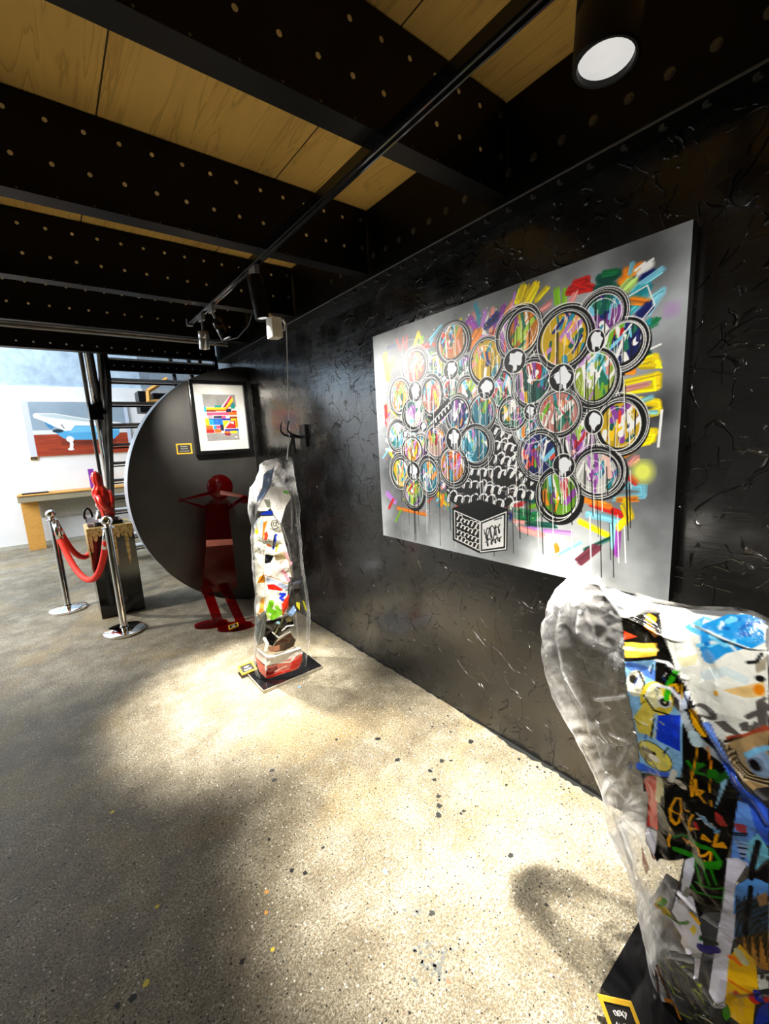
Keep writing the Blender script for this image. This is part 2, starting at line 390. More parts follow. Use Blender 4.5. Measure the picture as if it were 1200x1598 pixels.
# ------------------------------------------------------------------ raster painting (paint on real surfaces, stored per vertex)
class Paint:
    def __init__(s, w, h, ppm, x0=0, y0=0):
        s.W = int(round(w*ppm))+1; s.H = int(round(h*ppm))+1; s.ppm = ppm; s.x0 = x0; s.y0 = y0
        s.a = np.zeros((s.H, s.W, 4), np.float32)
    def _box(s, xa, xb, ya, yb):
        i0 = max(0, int(math.floor((xa-s.x0)*s.ppm))-1); i1 = min(s.W, int(math.ceil((xb-s.x0)*s.ppm))+2)
        j0 = max(0, int(math.floor((ya-s.y0)*s.ppm))-1); j1 = min(s.H, int(math.ceil((yb-s.y0)*s.ppm))+2)
        if i1 <= i0 or j1 <= j0: return None
        X, Y = np.meshgrid(np.arange(i0, i1)/s.ppm+s.x0, np.arange(j0, j1)/s.ppm+s.y0)
        return slice(j0, j1), slice(i0, i1), X, Y
    def _blend(s, sj, si, k, col):
        k = np.clip(k, 0, 1)[..., None]; A = s.a[sj, si]
        A[..., :3] = A[..., :3]*(1-k) + np.array(col, np.float32)*k
        A[..., 3:] = np.maximum(A[..., 3:], k)
    def stroke(s, pts, w, col, al=1., soft=None, w2=None):
        pts = [np.array(p[:2], float) for p in pts]; n = len(pts)-1
        for i in range(n):
            p, q = pts[i], pts[i+1]; ww = w if w2 is None else w+(w2-w)*(i+.5)/n
            sf = soft if soft is not None else .7/s.ppm
            r = ww/2+sf
            b = s._box(min(p[0], q[0])-r, max(p[0], q[0])+r, min(p[1], q[1])-r, max(p[1], q[1])+r)
            if b is None: continue
            sj, si, X, Y = b; d = q-p; L = d@d+1e-12
            t = np.clip(((X-p[0])*d[0]+(Y-p[1])*d[1])/L, 0, 1)
            D = np.hypot(X-p[0]-t*d[0], Y-p[1]-t*d[1])
            s._blend(sj, si, ((ww/2+sf-D)/(2*sf))*al, col)
    def _ell(s, c, rx, ry, ang, X, Y):
        ca, sa = math.cos(ang), math.sin(ang); dx, dy = X-c[0], Y-c[1]
        x = dx*ca+dy*sa; y = -dx*sa+dy*ca
        r = np.hypot(x/rx, y/ry); return (1-r)*min(rx, ry)
    def ell(s, c, rx, ry, col, ang=0, al=1., soft=None):
        R = max(rx, ry)*1.1; b = s._box(c[0]-R, c[0]+R, c[1]-R, c[1]+R)
        if b is None: return
        sj, si, X, Y = b; sf = soft or .7/s.ppm
        s._blend(sj, si, (s._ell(c, rx, ry, ang, X, Y)+sf)/(2*sf)*al, col)
    def ring(s, c, rx, ry, w, col, ang=0, al=1.):
        pts = []; ca, sa = math.cos(ang), math.sin(ang)
        for k in range(41):
            t = 2*math.pi*k/40; x, y = rx*math.cos(t), ry*math.sin(t); pts.append((c[0]+x*ca-y*sa, c[1]+x*sa+y*ca))
        s.stroke(pts, w, col, al)
    def poly(s, pts, col, al=1.):
        P = np.array([p[:2] for p in pts], float); b = s._box(P[:, 0].min(), P[:, 0].max(), P[:, 1].min(), P[:, 1].max())
        if b is None: return
        sj, si, X, Y = b; acc = np.zeros(X.shape, np.float32); h = .25/s.ppm
        for ox, oy in ((-h, -h), (h, -h), (-h, h), (h, h)):
            ins = np.zeros(X.shape, bool); x, y = X+ox, Y+oy
            for i in range(len(P)):
                (xa, ya), (xb, yb) = P[i], P[(i+1) % len(P)]
                if ya == yb: continue
                ins ^= ((ya > y) != (yb > y)) & (x < (xb-xa)*(y-ya)/(yb-ya)+xa)
            acc += ins*.25
        s._blend(sj, si, acc*al, col)
    def inside(s, c, rx, ry, ang, fn):
        R = max(rx, ry)*1.05; b = s._box(c[0]-R, c[0]+R, c[1]-R, c[1]+R)
        if b is None: return
        sj, si, X, Y = b; keep = s.a[sj, si].copy(); full = s.a.copy() if False else None
        J0, I0 = sj.start, si.start
        sub = Paint.__new__(Paint); sub.ppm = s.ppm; sub.x0 = s.x0+I0/s.ppm; sub.y0 = s.y0+J0/s.ppm; sub.a = keep.copy(); sub.H, sub.W = keep.shape[:2]
        fn(sub); k = np.clip((s._ell(c, rx, ry, ang, X, Y)+.7/s.ppm)/(1.4/s.ppm), 0, 1)[..., None]
        s.a[sj, si] = keep*(1-k)+sub.a*k
    def sample(s, x, y):
        i = np.clip(((x-s.x0)*s.ppm), 0, s.W-1.001); j = np.clip(((y-s.y0)*s.ppm), 0, s.H-1.001)
        i0 = i.astype(int); j0 = j.astype(int); fi = (i-i0)[:, None]; fj = (j-j0)[:, None]
        A = s.a; return (A[j0, i0]*(1-fi)*(1-fj)+A[j0, i0+1]*fi*(1-fj)+A[j0+1, i0]*(1-fi)*fj+A[j0+1, i0+1]*fi*fj)
def vnoise(X, Y, f, seed, octs=4):
    out = np.zeros_like(X, dtype=np.float64); amp = 1.; tot = 0
    r = np.random.default_rng(seed)
    for o in range(octs):
        T = r.random((64, 64)); x = X*f+o*7.3; y = Y*f+o*3.1
        xi = np.floor(x).astype(int); yi = np.floor(y).astype(int); fx = x-xi; fy = y-yi; fx = fx*fx*(3-2*fx); fy = fy*fy*(3-2*fy)
        a = T[yi % 64, xi % 64]; b = T[yi % 64, (xi+1) % 64]; c = T[(yi+1) % 64, xi % 64]; d = T[(yi+1) % 64, (xi+1) % 64]
        out += amp*((a*(1-fx)+b*fx)*(1-fy)+(c*(1-fx)+d*fx)*fy); tot += amp; amp *= .5; f *= 2.1
    return out/tot
def grid_mesh(name, Pxyz, nu, nv, wrap=False, colors=None, extra=None):
    """Pxyz: (nv*nu,3)"""
    me = bpy.data.meshes.new(name); me.vertices.add(len(Pxyz)); me.vertices.foreach_set('co', np.ascontiguousarray(Pxyz, dtype=np.float32).ravel())
    iu = np.arange(nu if wrap else nu-1); jv = np.arange(nv-1); I, J = np.meshgrid(iu, jv); I = I.ravel(); J = J.ravel(); I2 = (I+1) % nu
    q = np.stack([J*nu+I, J*nu+I2, (J+1)*nu+I2, (J+1)*nu+I], 1).astype(np.int32)
    me.loops.add(q.size); me.loops.foreach_set('vertex_index', q.ravel())
    me.polygons.add(len(q)); me.polygons.foreach_set('loop_start', np.arange(0, q.size, 4, dtype=np.int32))
    me.update(calc_edges=True)
    if colors is not None:
        at = me.color_attributes.new('paint', 'BYTE_COLOR', 'POINT'); at.data.foreach_set('color_srgb', np.clip(colors, 0, 1).astype(np.float32).ravel())
    if extra is not None:
        at = me.attributes.new('crease_glint', 'FLOAT', 'POINT'); at.data.foreach_set('value', extra.astype(np.float32))
    return me
def painted_panel(name, P, origin, ux, uy, mat, parent):
    """flat painted face: raster P laid at origin along unit vectors ux, uy"""
    J, I = np.meshgrid(np.arange(P.H), np.arange(P.W), indexing='ij')
    pos = np.array(origin)[None] + (I.ravel()/P.ppm)[:, None]*np.array(ux)[None] + (J.ravel()/P.ppm)[:, None]*np.array(uy)[None]
    me = grid_mesh(name, pos, P.W, P.H, colors=P.a.reshape(-1, 4))
    return link_mesh(name, me, mat, parent)

# ------------------------------------------------------------------ the setting
XW, YB = 1.58, 9.3
def struct(name, lo, hi, m, label=None):
    b = BM(); box(b, lo, hi); return tag(obj(name, b, m), label, kind='structure')
floor = struct('floor', (-4.2, -3.0, -.12), (XW, YB, 0), M['floor'])
struct('wall_right', (XW, -3.0, -.12), (XW+.15, YB+.15, 5.2), M['wall'])
struct('wall_back', (-4.2, YB, -.12), (XW, YB+.15, 5.2), M['backwall'])
struct('wall_left', (-4.35, -3.0, -.12), (-4.2, YB+.15, 5.2), M['white_paint'])
struct('wall_front', (-4.35, -3.15, -.12), (XW+.15, -3.0, 5.2), M['black_satin'])
struct('ceiling', (-4.2, -3.0, 2.666), (XW-.0, 4.58, 2.70), M['plywood'])
struct('trim_1', (-4.2, YB-.05, 0.0), (XW, YB, 2.66), M['white_paint'])
struct('trim_2', (-4.2, YB-.065, 0.0), (XW, YB-.05, .07), M['beige'])
# paint splashes dried on the concrete
b = BM()
def blot(u, v, r, n=14, jit=.35, mi=0, sx=1.0):
    p = on(u, v, 2, 0); vs = []
    for k in range(n):
        a = 2*math.pi*k/n; rr = r*(1+random.uniform(-jit, jit)); vs.append(b.verts.new((p.x+rr*sx*math.cos(a), p.y+rr*math.sin(a), .0006)))
    b.faces.new(vs).material_index = mi
for u, v, r in ((684, 1243, .011), (686, 1258, .012), (684, 1272, .013), (678, 1217, .009), (671, 1203, .010), (690, 1188, .012), (735, 1157, .014), (589, 1153, .013), (621, 1186, .012), (525, 1154, .010), (703, 1142, .007), (704, 1187, .007), (720, 1270, .006), (724, 1266, .007), (797, 1335, .009), (674, 1425, .008), (456, 1358, .008), (476, 1362, .008), (428, 1217, .012), (425, 1202, .011), (675, 1134, .006), (699, 1117, .006), (640, 1107, .005), (853, 1412, .006), (504, 1323, .006), (600, 1010+70, .006), (760, 1190, .005), (790, 1225, .006), (810, 1185, .008), (838, 1197, .007), (850, 1205, .006), (880, 1232, .005), (420, 1310, .006), (378, 1500, .008), (206, 1558, .010), (183, 1570, .008)):
    blot(u, v, r)
for _ in range(90):
    u = random.uniform(540, 900); v = 664.4+.619*u + random.expovariate(1/35.)+8
    if v < 1560: blot(u, v, random.uniform(.0015, .0045))
for u, v, r, mi in ((601, 1360, .010, 1), (598, 1378, .006, 1), (467, 1072, .010, 1), (245, 1415, .006, 2), (228, 1535, .009, 2), (425, 1482, .006, 2), (175, 1267, .008, 2), (416, 1392, .007, 3), (700, 1532, .006, 4), (415, 1425, .006, 3)):
    blot(u, v, r, mi=mi)
for _ in range(70):   # scuffed dark rubber mark
    u, v = random.choice([(660, 1482), (690, 1490), (672, 1500), (655, 1525), (645, 1432), (690, 1520)]); blot(u+random.uniform(-16, 16), v+random.uniform(-14, 14), random.uniform(.002, .006), mi=5)
y_ = .3
while y_ < 3.9:
    w_ = random.uniform(.10, .25); vs = [(XW, y_), (XW, y_+w_)]; n_ = 7
    wd = random.choice([.006, .01, .016]) if y_ > 1.3 else random.choice([.012, .02, .03])
    pts_ = [(XW-.0005, y_, .0005)]+[(XW-wd*random.uniform(.2, 1.3), y_+w_*k/(n_-1), .0005) for k in range(n_)]+[(XW-.0005, y_+w_, .0005)]
    b.faces.new([b.verts.new(p) for p in pts_]); y_ += w_
spl = obj('paint_splatter', b, [plain('dried_black_paint', (.010, .012, .012), .5), plain('dried_blue_paint', (.15, .35, .65), .5), plain('dried_yellow_paint', (.75, .62, .06), .5), plain('dried_orange_paint', (.62, .30, .07), .5), plain('dried_red_paint', (.7, .1, .05), .5), plain('dried_grey_paint', (.10, .11, .11), .6)])
tag(spl, 'dried black, blue and yellow paint drops spattered across the concrete floor', 'paint splatter', kind='stuff')

# ------------------------------------------------------------------ mezzanine: joists, wall ledger
def dots(bm, pts, ax, r, mi, t=.0012):
    for p in pts:
        cyl(bm, p, ax, r, t, 12, mi)
JL = ['', 'black perforated joist nearest the camera, between the two widest plywood strips', 'black perforated joist between the wide plywood strip and the thin one', 'black perforated joist just beyond the thin plywood strip', 'black joist with one visible row of dots, second from the stairs', 'black edge joist with pale dots over the staircase opening']
for k in range(1, 6):
    y = .20+.86*k
    b = BM()
    box(b, (-4.2, y, 2.36), (1.468, y+.012, 2.662))
    box(b, (-4.2, y+.012, 2.36), (1.475, y+.075, 2.372))
    if k < 5: box(b, (-4.2, y+.012, 2.65), (1.475, y+.075, 2.662))
    mi = 2 if k == 5 else 1
    xs = [.05+.1062*i for i in range(-6, 13)]
    zs = (2.51, 2.405) if k == 5 else (2.596, 2.465)
    for z in zs: dots(b, [(x, y-.001, z) for x in xs if x < 1.44], (0, -1, 0), .0075, mi)
    if k < 5: dots(b, [(x, y-.001, 2.3655) for x in xs if x < 1.44], (0, -1, 0), .003, 3)
    for z in (2.477, 2.609): cyl(b, (1.436, y, z), (0, -1, 0), .010, .008, 6, 3)
    o = obj('steel_joist', b, [M['black_steel'], M['gold_dot'], M['white_dot'], M['bolt']])
    tag(o, JL[k], 'joist', 'perforated mezzanine joists')
led = empty('ledger_channel', (1.49, 1, 2.335), 'long black steel channel bolted along the top of the black wall', 'beam')
b = BM(); box(b, (1.478, -3.0, 2.335), (1.490, 4.5, 2.664)); box(b, (1.490, -3.0, 2.335), (XW-.002, 4.5, 2.345))
obj('channel', b, M['black_steel'], led)
b = BM(); tube(b, [(1.476, -3, 2.337), (1.476, 4.5, 2.337)], .004, 8); obj('worn_edge', b, plain('worn_black_edge', (.06, .06, .06), .4, .3), led)
for i in range(20):
    y = .33+.1035*i*1.0 + (0.0)
    b = BM(); cyl(b, (1.478, y, 2.437), (-1, 0, 0), .010, .007, 6); cyl(b, (1.478, y, 2.437), (-1, 0, 0), .014, .002, 16); obj('bolt', b, M['bolt'], led)
    b = BM(); cyl(b, (1.508, y+.02, 2.335), (0, 0, -1), .011, .010, 6); obj('bolt', b, M['bolt'], led)

# lighting track and its heads
tr = empty('lighting_track', (.885, 1, 2.33), 'thin black ceiling track running along the joists toward the stairs', 'lighting track')
b = BM(); box(b, (.868, -3.0, 2.325), (.902, 3.16, 2.358)); box(b, (.872, -3, 2.318), (.878, 3.16, 2.326)); box(b, (.892, -3, 2.318), (.898, 3.16, 2.326)); obj('rail', b, M['black_gloss'], tr)
b = BM(); box(b, (.866, 3.155, 2.316), (.904, 3.18, 2.360)); obj('end_cap', b, M['steel_grey'], tr)
def head(name, base, top, r, body, label, lens_dir_down=True, stem=True, lens=True, flip=0):
    base = Vector(base); top = Vector(top); ax = (base-top).normalized()
    e = empty(name, top, label, 'spotlight', 'ceiling spotlights')
    b = BM(); h = (base-top).length
    pr = [(0, .0), (r*.9, .0), (r, .006), (r, h*.34), (r*.985, h*.35), (r, h*.36), (r, h-.004), (r*.94, h), (r*.86, h), (r*.84, h-.02), (0, h-.02)]
    q = Vector((0, 0, 1)).rotation_difference(ax).to_matrix().to_4x4()
    lathe(b, (0, 0, 0), pr, 32); bmesh.ops.transform(b, matrix=Matrix.Translation(top) @ q, verts=b.verts[:])
    hs = obj('housing', b, body, e, angle=35)
    if lens:
        b = BM(); lathe(b, (0, 0, 0), [(0, h-.018), (r*.83, h-.018), (r*.83, h-.012), (0, h-.010)], 32); bmesh.ops.transform(b, matrix=Matrix.Translation(top) @ q, verts=b.verts[:]); obj('lens', b, M['lens'], hs, angle=35)
    if stem:
        b = BM(); box(b, (.873, top.y-.035, 2.285), (.897, top.y+.035, 2.325), .003); tube(b, [(.885, top.y, 2.29), (top.x, top.y, top.z-.002)], .007, 10); obj('stem', b, M['steel_grey'], e)
    return e
head('track_spotlight', (.893, 2.935, 2.125), (.885, 2.90, 2.225), .032, M['silver'], 'small silver cylinder spotlight hanging at the end of the ceiling track')
head('track_spotlight', (.945, 2.66, 2.135), (.905, 2.69, 2.245), .032, M['black_gloss'], 'small black cylinder spotlight just right of the silver one on the track')
head('track_spotlight', (.897, 2.01, 2.085), (.885, 2.035, 2.28), .036, M['black_satin'], 'long black cylinder spotlight on the track with a cream box under it')
b = BM(); box(b, (.905, 1.935, 1.995), (.955, 2.0, 2.085), .004); e = empty('adapter_box', (.93, 1.97, 2.0), 'cream box hanging under the long black cylinder spotlight', 'junction box'); obj('box_shell', b, plain('cream_plastic', (.72, .70, .60), .4), e)
b = BM(); tube(b, [(.957, 1.96, 2.07), (.972, 1.955, 2.08), (.982, 1.95, 2.06), (.974, 1.95, 2.035), (.958, 1.955, 2.03)], .006, 8); obj('hook', b, M['silver'], e)
b = BM(); tube(b, [(.93, 1.968, 2.08), (.915, 1.99, 2.10)], .012, 8); obj('bracket', b, M['silver'], e)
hd = head('ceiling_spotlight', (1.062, .512, 2.268), (1.078, .512, 2.42), .066, M['black_satin'], 'big black ceiling spotlight with a glowing lens at the upper right', stem=False)
b = BM(); cyl(b, (1.078, .512, 2.415), (0, 0, 1), .03, .25, 16); obj('mount', b, M['black_satin'], hd)
# conduit and loose cable on the far joists
b = BM()
for dz in (0, .022): tube(b, [(-4.0, 3.66, 2.345-dz), (0.8, 3.66, 2.345-dz), (1.30, 3.66, 2.343-dz)], .009, 8)
tag(obj('conduit', b, M['steel_grey']), 'pair of dark conduits fixed under the joist before the stairs', 'conduit')
b = BM(); tube(b, [(1.20, 2.85, 2.36), (1.21, 2.95, 2.31), (1.20, 3.15, 2.27), (1.15, 3.4, 2.285), (1.12, 3.64, 2.325)], .004, 8)
tag(obj('cable', b, M['dark_iron']), 'thin black cable looping below the joists beside the cream box', 'cable')

# ------------------------------------------------------------------ far end: white panel, painting, shelf, stairs
# bathtub painting
pt = Paint(1.50, .90, 300)
A = pt.a; yy = np.linspace(0, .9, pt.H)[:, None]; xx = np.linspace(0, 1.5, pt.W)[None, :]; A[..., 3] = 1
XX, YY = np.meshgrid(np.linspace(0, 1.5, pt.W), np.linspace(0, .9, pt.H)); nz = vnoise(XX, YY, 3, 3)
A[..., 0] = .50+.16*nz; A[..., 1] = .58+.14*nz; A[..., 2] = .65+.12*nz
fl = YY < .36; gr = vnoise(XX*2, YY*14, 3, 5)
A[fl] = np.stack([.50+.22*gr, .16+.12*gr, .07+.06*gr, np.ones_like(gr)], -1)[fl]
pt.poly([(.0, .36), (1.5, .36), (1.5, .43), (0, .43)], (.86, .87, .88))
pt.poly([(0, 0), (.09, 0), (.09, .9), (0, .9)], (.80, .82, .90)); pt.poly([(1.44, .0), (1.5, 0), (1.5, .9), (1.44, .9)], (.78, .82, .90))
def BT(px, py):
    t = (py-478)/400; l = 155+70*t; r_ = 920+30*t; fx = (px-l)/(r_-l); return (1.5*fx, .9*(1-(py-478)/(400-22*fx)))
def btp(pts, c, al=1.): pt.poly([BT(*p) for p in pts], c, al)
BL1, BL2, TW = (.33, .66, .86), (.45, .76, .92), (.94, .95, .95)
pt.ell(BT(620, 775), .36, .03, (.20, .08, .05), al=.7, soft=.04)
btp([(300, 610), (372, 655), (365, 682), (335, 665)], (.25, .52, .72))
btp([(365, 682), (450, 690), (490, 690), (520, 652), (640, 655), (850, 650), (846, 715), (805, 752), (640, 758), (520, 757), (440, 747), (395, 712)], BL1)
btp([(520, 660), (850, 655), (845, 690), (640, 700), (470, 705), (495, 690)], BL2)
btp([(235, 575), (250, 560), (380, 563), (620, 603), (860, 630), (900, 645), (850, 655), (520, 652), (490, 690), (450, 692), (372, 655), (290, 612), (243, 595)], TW)
btp([(270, 568), (380, 568), (600, 606), (820, 636), (560, 620), (400, 600), (300, 585)], (.74, .80, .82))
pt.ell(BT(402, 691), .075, .030, (.08, .20, .26)); pt.stroke([BT(425, 645), BT(445, 670)], .012, (.1, .1, .1))
pt.stroke([BT(485, 745), BT(494, 790), BT(490, 825)], .050, TW); pt.ell(BT(488, 826), .045, .022, TW); pt.ell(BT(483, 752), .055, .05, TW)
pt.stroke([BT(770, 755), BT(775, 800)], .05, (.88, .90, .92)); pt.ell(BT(823, 663), .045, .025, (.06, .08, .1)); pt.ell(BT(823, 663), .025, .012, (.85, .9, .95))
bt = empty('bathtub_painting', (.55, 9.22, 1.5), 'large painting of a white and blue bathtub above the wooden shelf', 'painting')
painted_panel('picture', pt, (-.21, 9.214, 1.505), (1, 0, 0), (0, 0, 1), M['print_paint'], bt)
b = BM(); box(b, (-.211, 9.2145, 1.504), (1.291, 9.25, 2.406)); obj('stretcher', b, M['white_paint'], bt)
# small caption card
def plaque(lo_center, ux, uy, nrm, w, h, label, seed, cat='caption card', lines=3, parent_tilt=None):
    c = Vector(lo_center); ux = Vector(ux).normalized(); uy = Vector(uy).normalized(); nn = Vector(nrm).normalized()
    e = empty('caption_card', c, label, cat, 'gold framed caption cards')
    def quad(b, x0, x1, y0, y1, t0, t1):
        prism(b, [c+ux*x0+uy*y0+nn*t0, c+ux*x1+uy*y0+nn*t0, c+ux*x1+uy*y1+nn*t0, c+ux*x0+uy*y1+nn*t0], nn*(t1-t0))
    f = min(w, h)*.12
    b = BM(); quad(b, -w/2, w/2, -h/2, -h/2+f, 0, .008); quad(b, -w/2, w/2, h/2-f, h/2, 0, .008); quad(b, -w/2, -w/2+f, -h/2+f, h/2-f, 0, .008); quad(b, w/2-f, w/2, -h/2+f, h/2-f, 0, .008)
    obj('frame', b, M['gold_frame'], e)
    b = BM(); quad(b, -w/2+f, w/2-f, -h/2+f, h/2-f, 0.0, .004); obj('card', b, M['card_black'], e)
    r = random.Random(seed); b = BM()
    iw, ih = w-2*f, h-2*f
    for i in range(lines):
        y = ih*.5-ih*(i+.8)/(lines+.6); L = iw*r.uniform(.35, .75); x = -L/2; am = ih/(lines+.6)*.30
        pts = []; t = 0; n = 26
        for k in range(n):
            pts.append(c+ux*(x+L*k/(n-1)+am*.4*math.sin(k*1.9))+uy*(y+am*math.sin(k*1.35)*r.uniform(.4, 1.2))+nn*.0046)
        tube(b, pts, min(w, h)*.012, 5)
    obj('lettering', b, M['white_ink'], e)
    return e
plaque((-.20+.03, 9.238, 1.475), (1, 0, 0), (0, 0, 1), (0, -1, 0), .10, .055, 'tiny dark caption card under the left corner of the bathtub painting', 5, lines=1)
# shelf
sh = empty('timber_shelf', (.4, 9.0, 0), 'long rough timber shelf along the white wall below the bathtub painting', 'shelf')
b = BM(); box(b, (-.46, 8.72, .80), (1.55, 9.245, .90), .008); obj('shelf_top', b, M['old_wood'], sh)
b = BM(); box(b, (-.46, 8.70, .90), (1.55, 9.245, .915), .003); obj('top_board', b, M['pine'], sh)
b = BM(); box(b, (-.44, 8.90, 0), (-.22, 9.00, .80), .004); obj('leg', b, M['pine'], sh)
b = BM(); box(b, (1.3, 8.90, 0), (1.5, 9.00, .80), .004); obj('leg', b, M['pine'], sh)
b = BM(); box(b, (-.22, 9.16, .48), (1.55, 9.20, .80)); obj('apron', b, M['beige'], sh)
b = BM(); box(b, (-.40, 8.85, .915), (-.06, 9.02, .935), .004); tag(obj('tray', b, M['dark_iron']), 'thin black tray at the left end of the timber shelf', 'tray')
e = empty('yellow_figurine', (1.33, 8.95, .915), 'slim yellow abstract figurine at the right end of the timber shelf', 'figurine')
b = BM(); lathe(b, (1.33, 8.95, .915), [(0, 0), (.06, 0), (.07, .02), (.04, .08), (.05, .25), (.075, .36), (.045, .44), (.03, .48)], 20); obj('body', b, M['yellow'], e, smooth=True)
b = BM(); ico(b, (1.33, 8.95, 1.43), .06); obj('head', b, M['yellow'], e, smooth=True)
b = BM(); box(b, (1.08, 8.66, .72), (1.53, 8.71, .81), .005); tag(obj('red_board', b, M['red_flat']), 'bright red board fixed to the shelf front behind the stairs', 'board')
b = BM(); box(b, (.52, 8.93, .915), (.60, 9.0, 1.25), .004); tag(obj('purple_block', b, M['purple']), 'narrow purple block standing on the shelf behind the black stair rails', 'block')

# staircase
st = empty('steel_staircase', (.55, 6.8, 0), 'black steel open staircase rising toward the mezzanine behind the black panel', 'staircase')
for i in range(11):
    z = 2.2-.2*i; y = 4.85+.19*i
    b = BM(); box(b, (.56, y-.012, z-.03), (1.47, y+.20, z), .003)
    o = obj('tread', b, M['tread_steel'], st)
    b = BM(); box(b, (.56, y-.022, z-.055), (1.47, y-.0125, z-.040)); obj('nosing', b, M['black_steel'], o)
b = BM(); box(b, (.52, 4.66, 2.24), (1.50, 4.70, 2.335)); dots(b, [(.60+.075*i, 4.659, 2.285) for i in range(12)], (0, -1, 0), .006, 1); lb = obj('landing_beam', b, [M['black_steel'], M['white_dot']], st)
b = BM(); box(b, (.52, 4.66, 2.335), (1.47, 4.76, 2.352)); obj('top_flange', b, M['tread_steel'], lb)
for x in (.52, 1.48):
    b = BM(); prism(b, [(x, 4.60, 2.42), (x, 4.60, 2.16), (x, 6.95, 0.0), (x, 7.12, 0.0), (x, 7.12, .04)], (.035, 0, 0)); obj('stringer', b, M['black_gloss'], st)
p0, p1 = Vector((.360, 4.65, 2.40)), Vector((.50, 6.5, .83))
b = BM(); tube(b, [p0, p1], .018, 12); obj('handrail', b, M['black_gloss'], st)
b = BM(); tube(b, [(.40, 4.65, 2.40), (.545, 6.3, .98)], .018, 12); obj('handrail', b, M['chrome'], st)
b = BM(); tube(b, [(.425, 4.65, 2.40), (.56, 5.85, 1.42)], .030, 12); obj('handrail', b, M['black_gloss'], st)
b = BM(); tube(b, [(.50, 4.62, 2.40), (.535, 5.55, 1.55)], .022, 12); obj('handrail', b, M['black_gloss'], st)
b = BM(); box(b, (.385, 5.10, 1.83), (.50, 5.16, 1.98), .004); obj('rail_bracket', b, M['black_gloss'], st)
b = BM(); tube(b, [(.515, 4.70, 2.42), (.535, 6.45, .62), (.535, 6.9, .2)], .03, 10); obj('handrail', b, M['black_gloss'], st)
for xx_, yy_ in ((1.20, 5.0), (1.38, 5.02), (1.50, 5.05)):
    b = BM(); tube(b, [(xx_, yy_, 2.0), (xx_-.12, yy_-.25, 2.60)], .022, 10); obj('rail_post', b, M['black_gloss'], st)
# timber frame behind stair top
tf = empty('timber_bracket', (1.3, 6.6, 2.3), 'yellow timber corner bracket with a black box behind the stair top', 'bracket')
b = BM(); tube(b, [(1.20, 6.6, 2.30), (1.46, 6.6, 2.47)], .03, 4); tube(b, [(1.20, 6.6, 2.30), (1.19, 6.6, 2.14)], .03, 4); tube(b, [(1.17, 6.6, 2.16), (1.58, 6.6, 2.17)], .03, 4); obj('timber', b, M['pine'], tf)
b = BM(); box(b, (1.08, 6.62, 2.02), (1.20, 6.9, 2.30), .004); obj('black_box', b, M['black_satin'], tf)
b = BM(); box(b, (1.26, 6.64, 2.2), (1.58, 6.9, 2.28), .004); obj('black_shelf', b, M['black_satin'], tf)

# ------------------------------------------------------------------ half-round black panel
cz, R0 = 1.11, 1.11
pn = empty('half_round_panel', (1.1, 4.05, 0), 'large black half-round panel standing against the wall at the back', 'panel')
xs_ = 1.035
def arc(xa, xb, n=48, up=True):
    r = []
    for i in range(n+1):
        x = xa+(xb-xa)*i/n; h = math.sqrt(max(0, R0*R0-(XW-x)**2)); r.append((x, cz+h if up else cz-h))
    return r
def arcpoly(a0, a1, n):
    return [(XW-R0*math.cos(a0+(a1-a0)*i/n), cz+R0*math.sin(a0+(a1-a0)*i/n)) for i in range(n+1)]
aseam = math.acos((XW-xs_)/R0)
b = BM(); pl = arcpoly(aseam, -aseam, 90); prism(b, [(x, 3.950, z) for x, z in pl], (0, .20, 0)); M['panel'] = plain('black_panel_paint', (.034, .0335, .033), .36, 0, .5, .30, 5)
o = obj('left_leaf', b, M['panel'], pn, angle=30)
b = BM(); pr_ = arcpoly(aseam, math.pi/2, 40)+arcpoly(-math.pi/2, -aseam, 40); prism(b, [(min(x, XW-.004), 3.992, z) for x, z in pr_], (0, .155, 0)); obj('right_leaf', b, M['panel'], pn, angle=30)
b = BM(); ar = arcpoly(aseam, -math.pi/2*.90, 110)
for (xa, za), (xb, zb_) in zip(ar, ar[1:]):
    na = Vector((xa-XW, 0, za-cz)).normalized()*.004; nb_ = Vector((xb-XW, 0, zb_-cz)).normalized()*.004
    q = [b.verts.new((xa+na.x, 3.953, za+na.z)), b.verts.new((xb+nb_.x, 3.953, zb_+nb_.z)), b.verts.new((xb+nb_.x, 4.147, zb_+nb_.z)), b.verts.new((xa+na.x, 4.147, za+na.z))]; b.faces.new(q)
bmesh.ops.remove_doubles(b, verts=b.verts[:], dist=.0005)
obj('edge_band', b, plain('pale_edge_strip', (.42, .46, .52), .35, .2), pn, smooth=True)
b = BM(); box(b, (xs_-.0005, 3.951, 1.45), (xs_+.004, 3.991, cz+R0*math.sin(aseam)-.005)); obj('seam_strip', b, M['steel_grey'], pn)

# framed print
fr = empty('framed_print', (1.27, 3.97, 1.44), 'black framed geometric colour print hanging on the half-round panel', 'picture')
fx0, fx1, fz0, fz1, fy = 1.02, 1.52, 1.445, 2.075, 3.895
b = BM(); w_ = .032
for lo, hi in (((fx0, fz0), (fx1, fz0+w_)), ((fx0, fz1-w_), (fx1, fz1)), ((fx0, fz0+w_), (fx0+w_, fz1-w_)), ((fx1-w_, fz0+w_), (fx1, fz1-w_))):
    box(b, (lo[0], fy, lo[1]), (hi[0], 3.9495, hi[1]), .003)
obj('frame', b, M['black_gloss'], fr)
b = BM(); box(b, (fx0+w_, 3.926, fz0+w_), (fx1-w_, 3.948, fz1-w_)); obj('mat_board', b, M['mat_board'], fr)
pw, ph = .285, .40
gp = Paint(pw, ph, 800); gp.a[..., 3] = 1
nzz = rng.random((gp.H, gp.W)); gp.a[..., :3] = (.35+.5*nzz)[..., None]
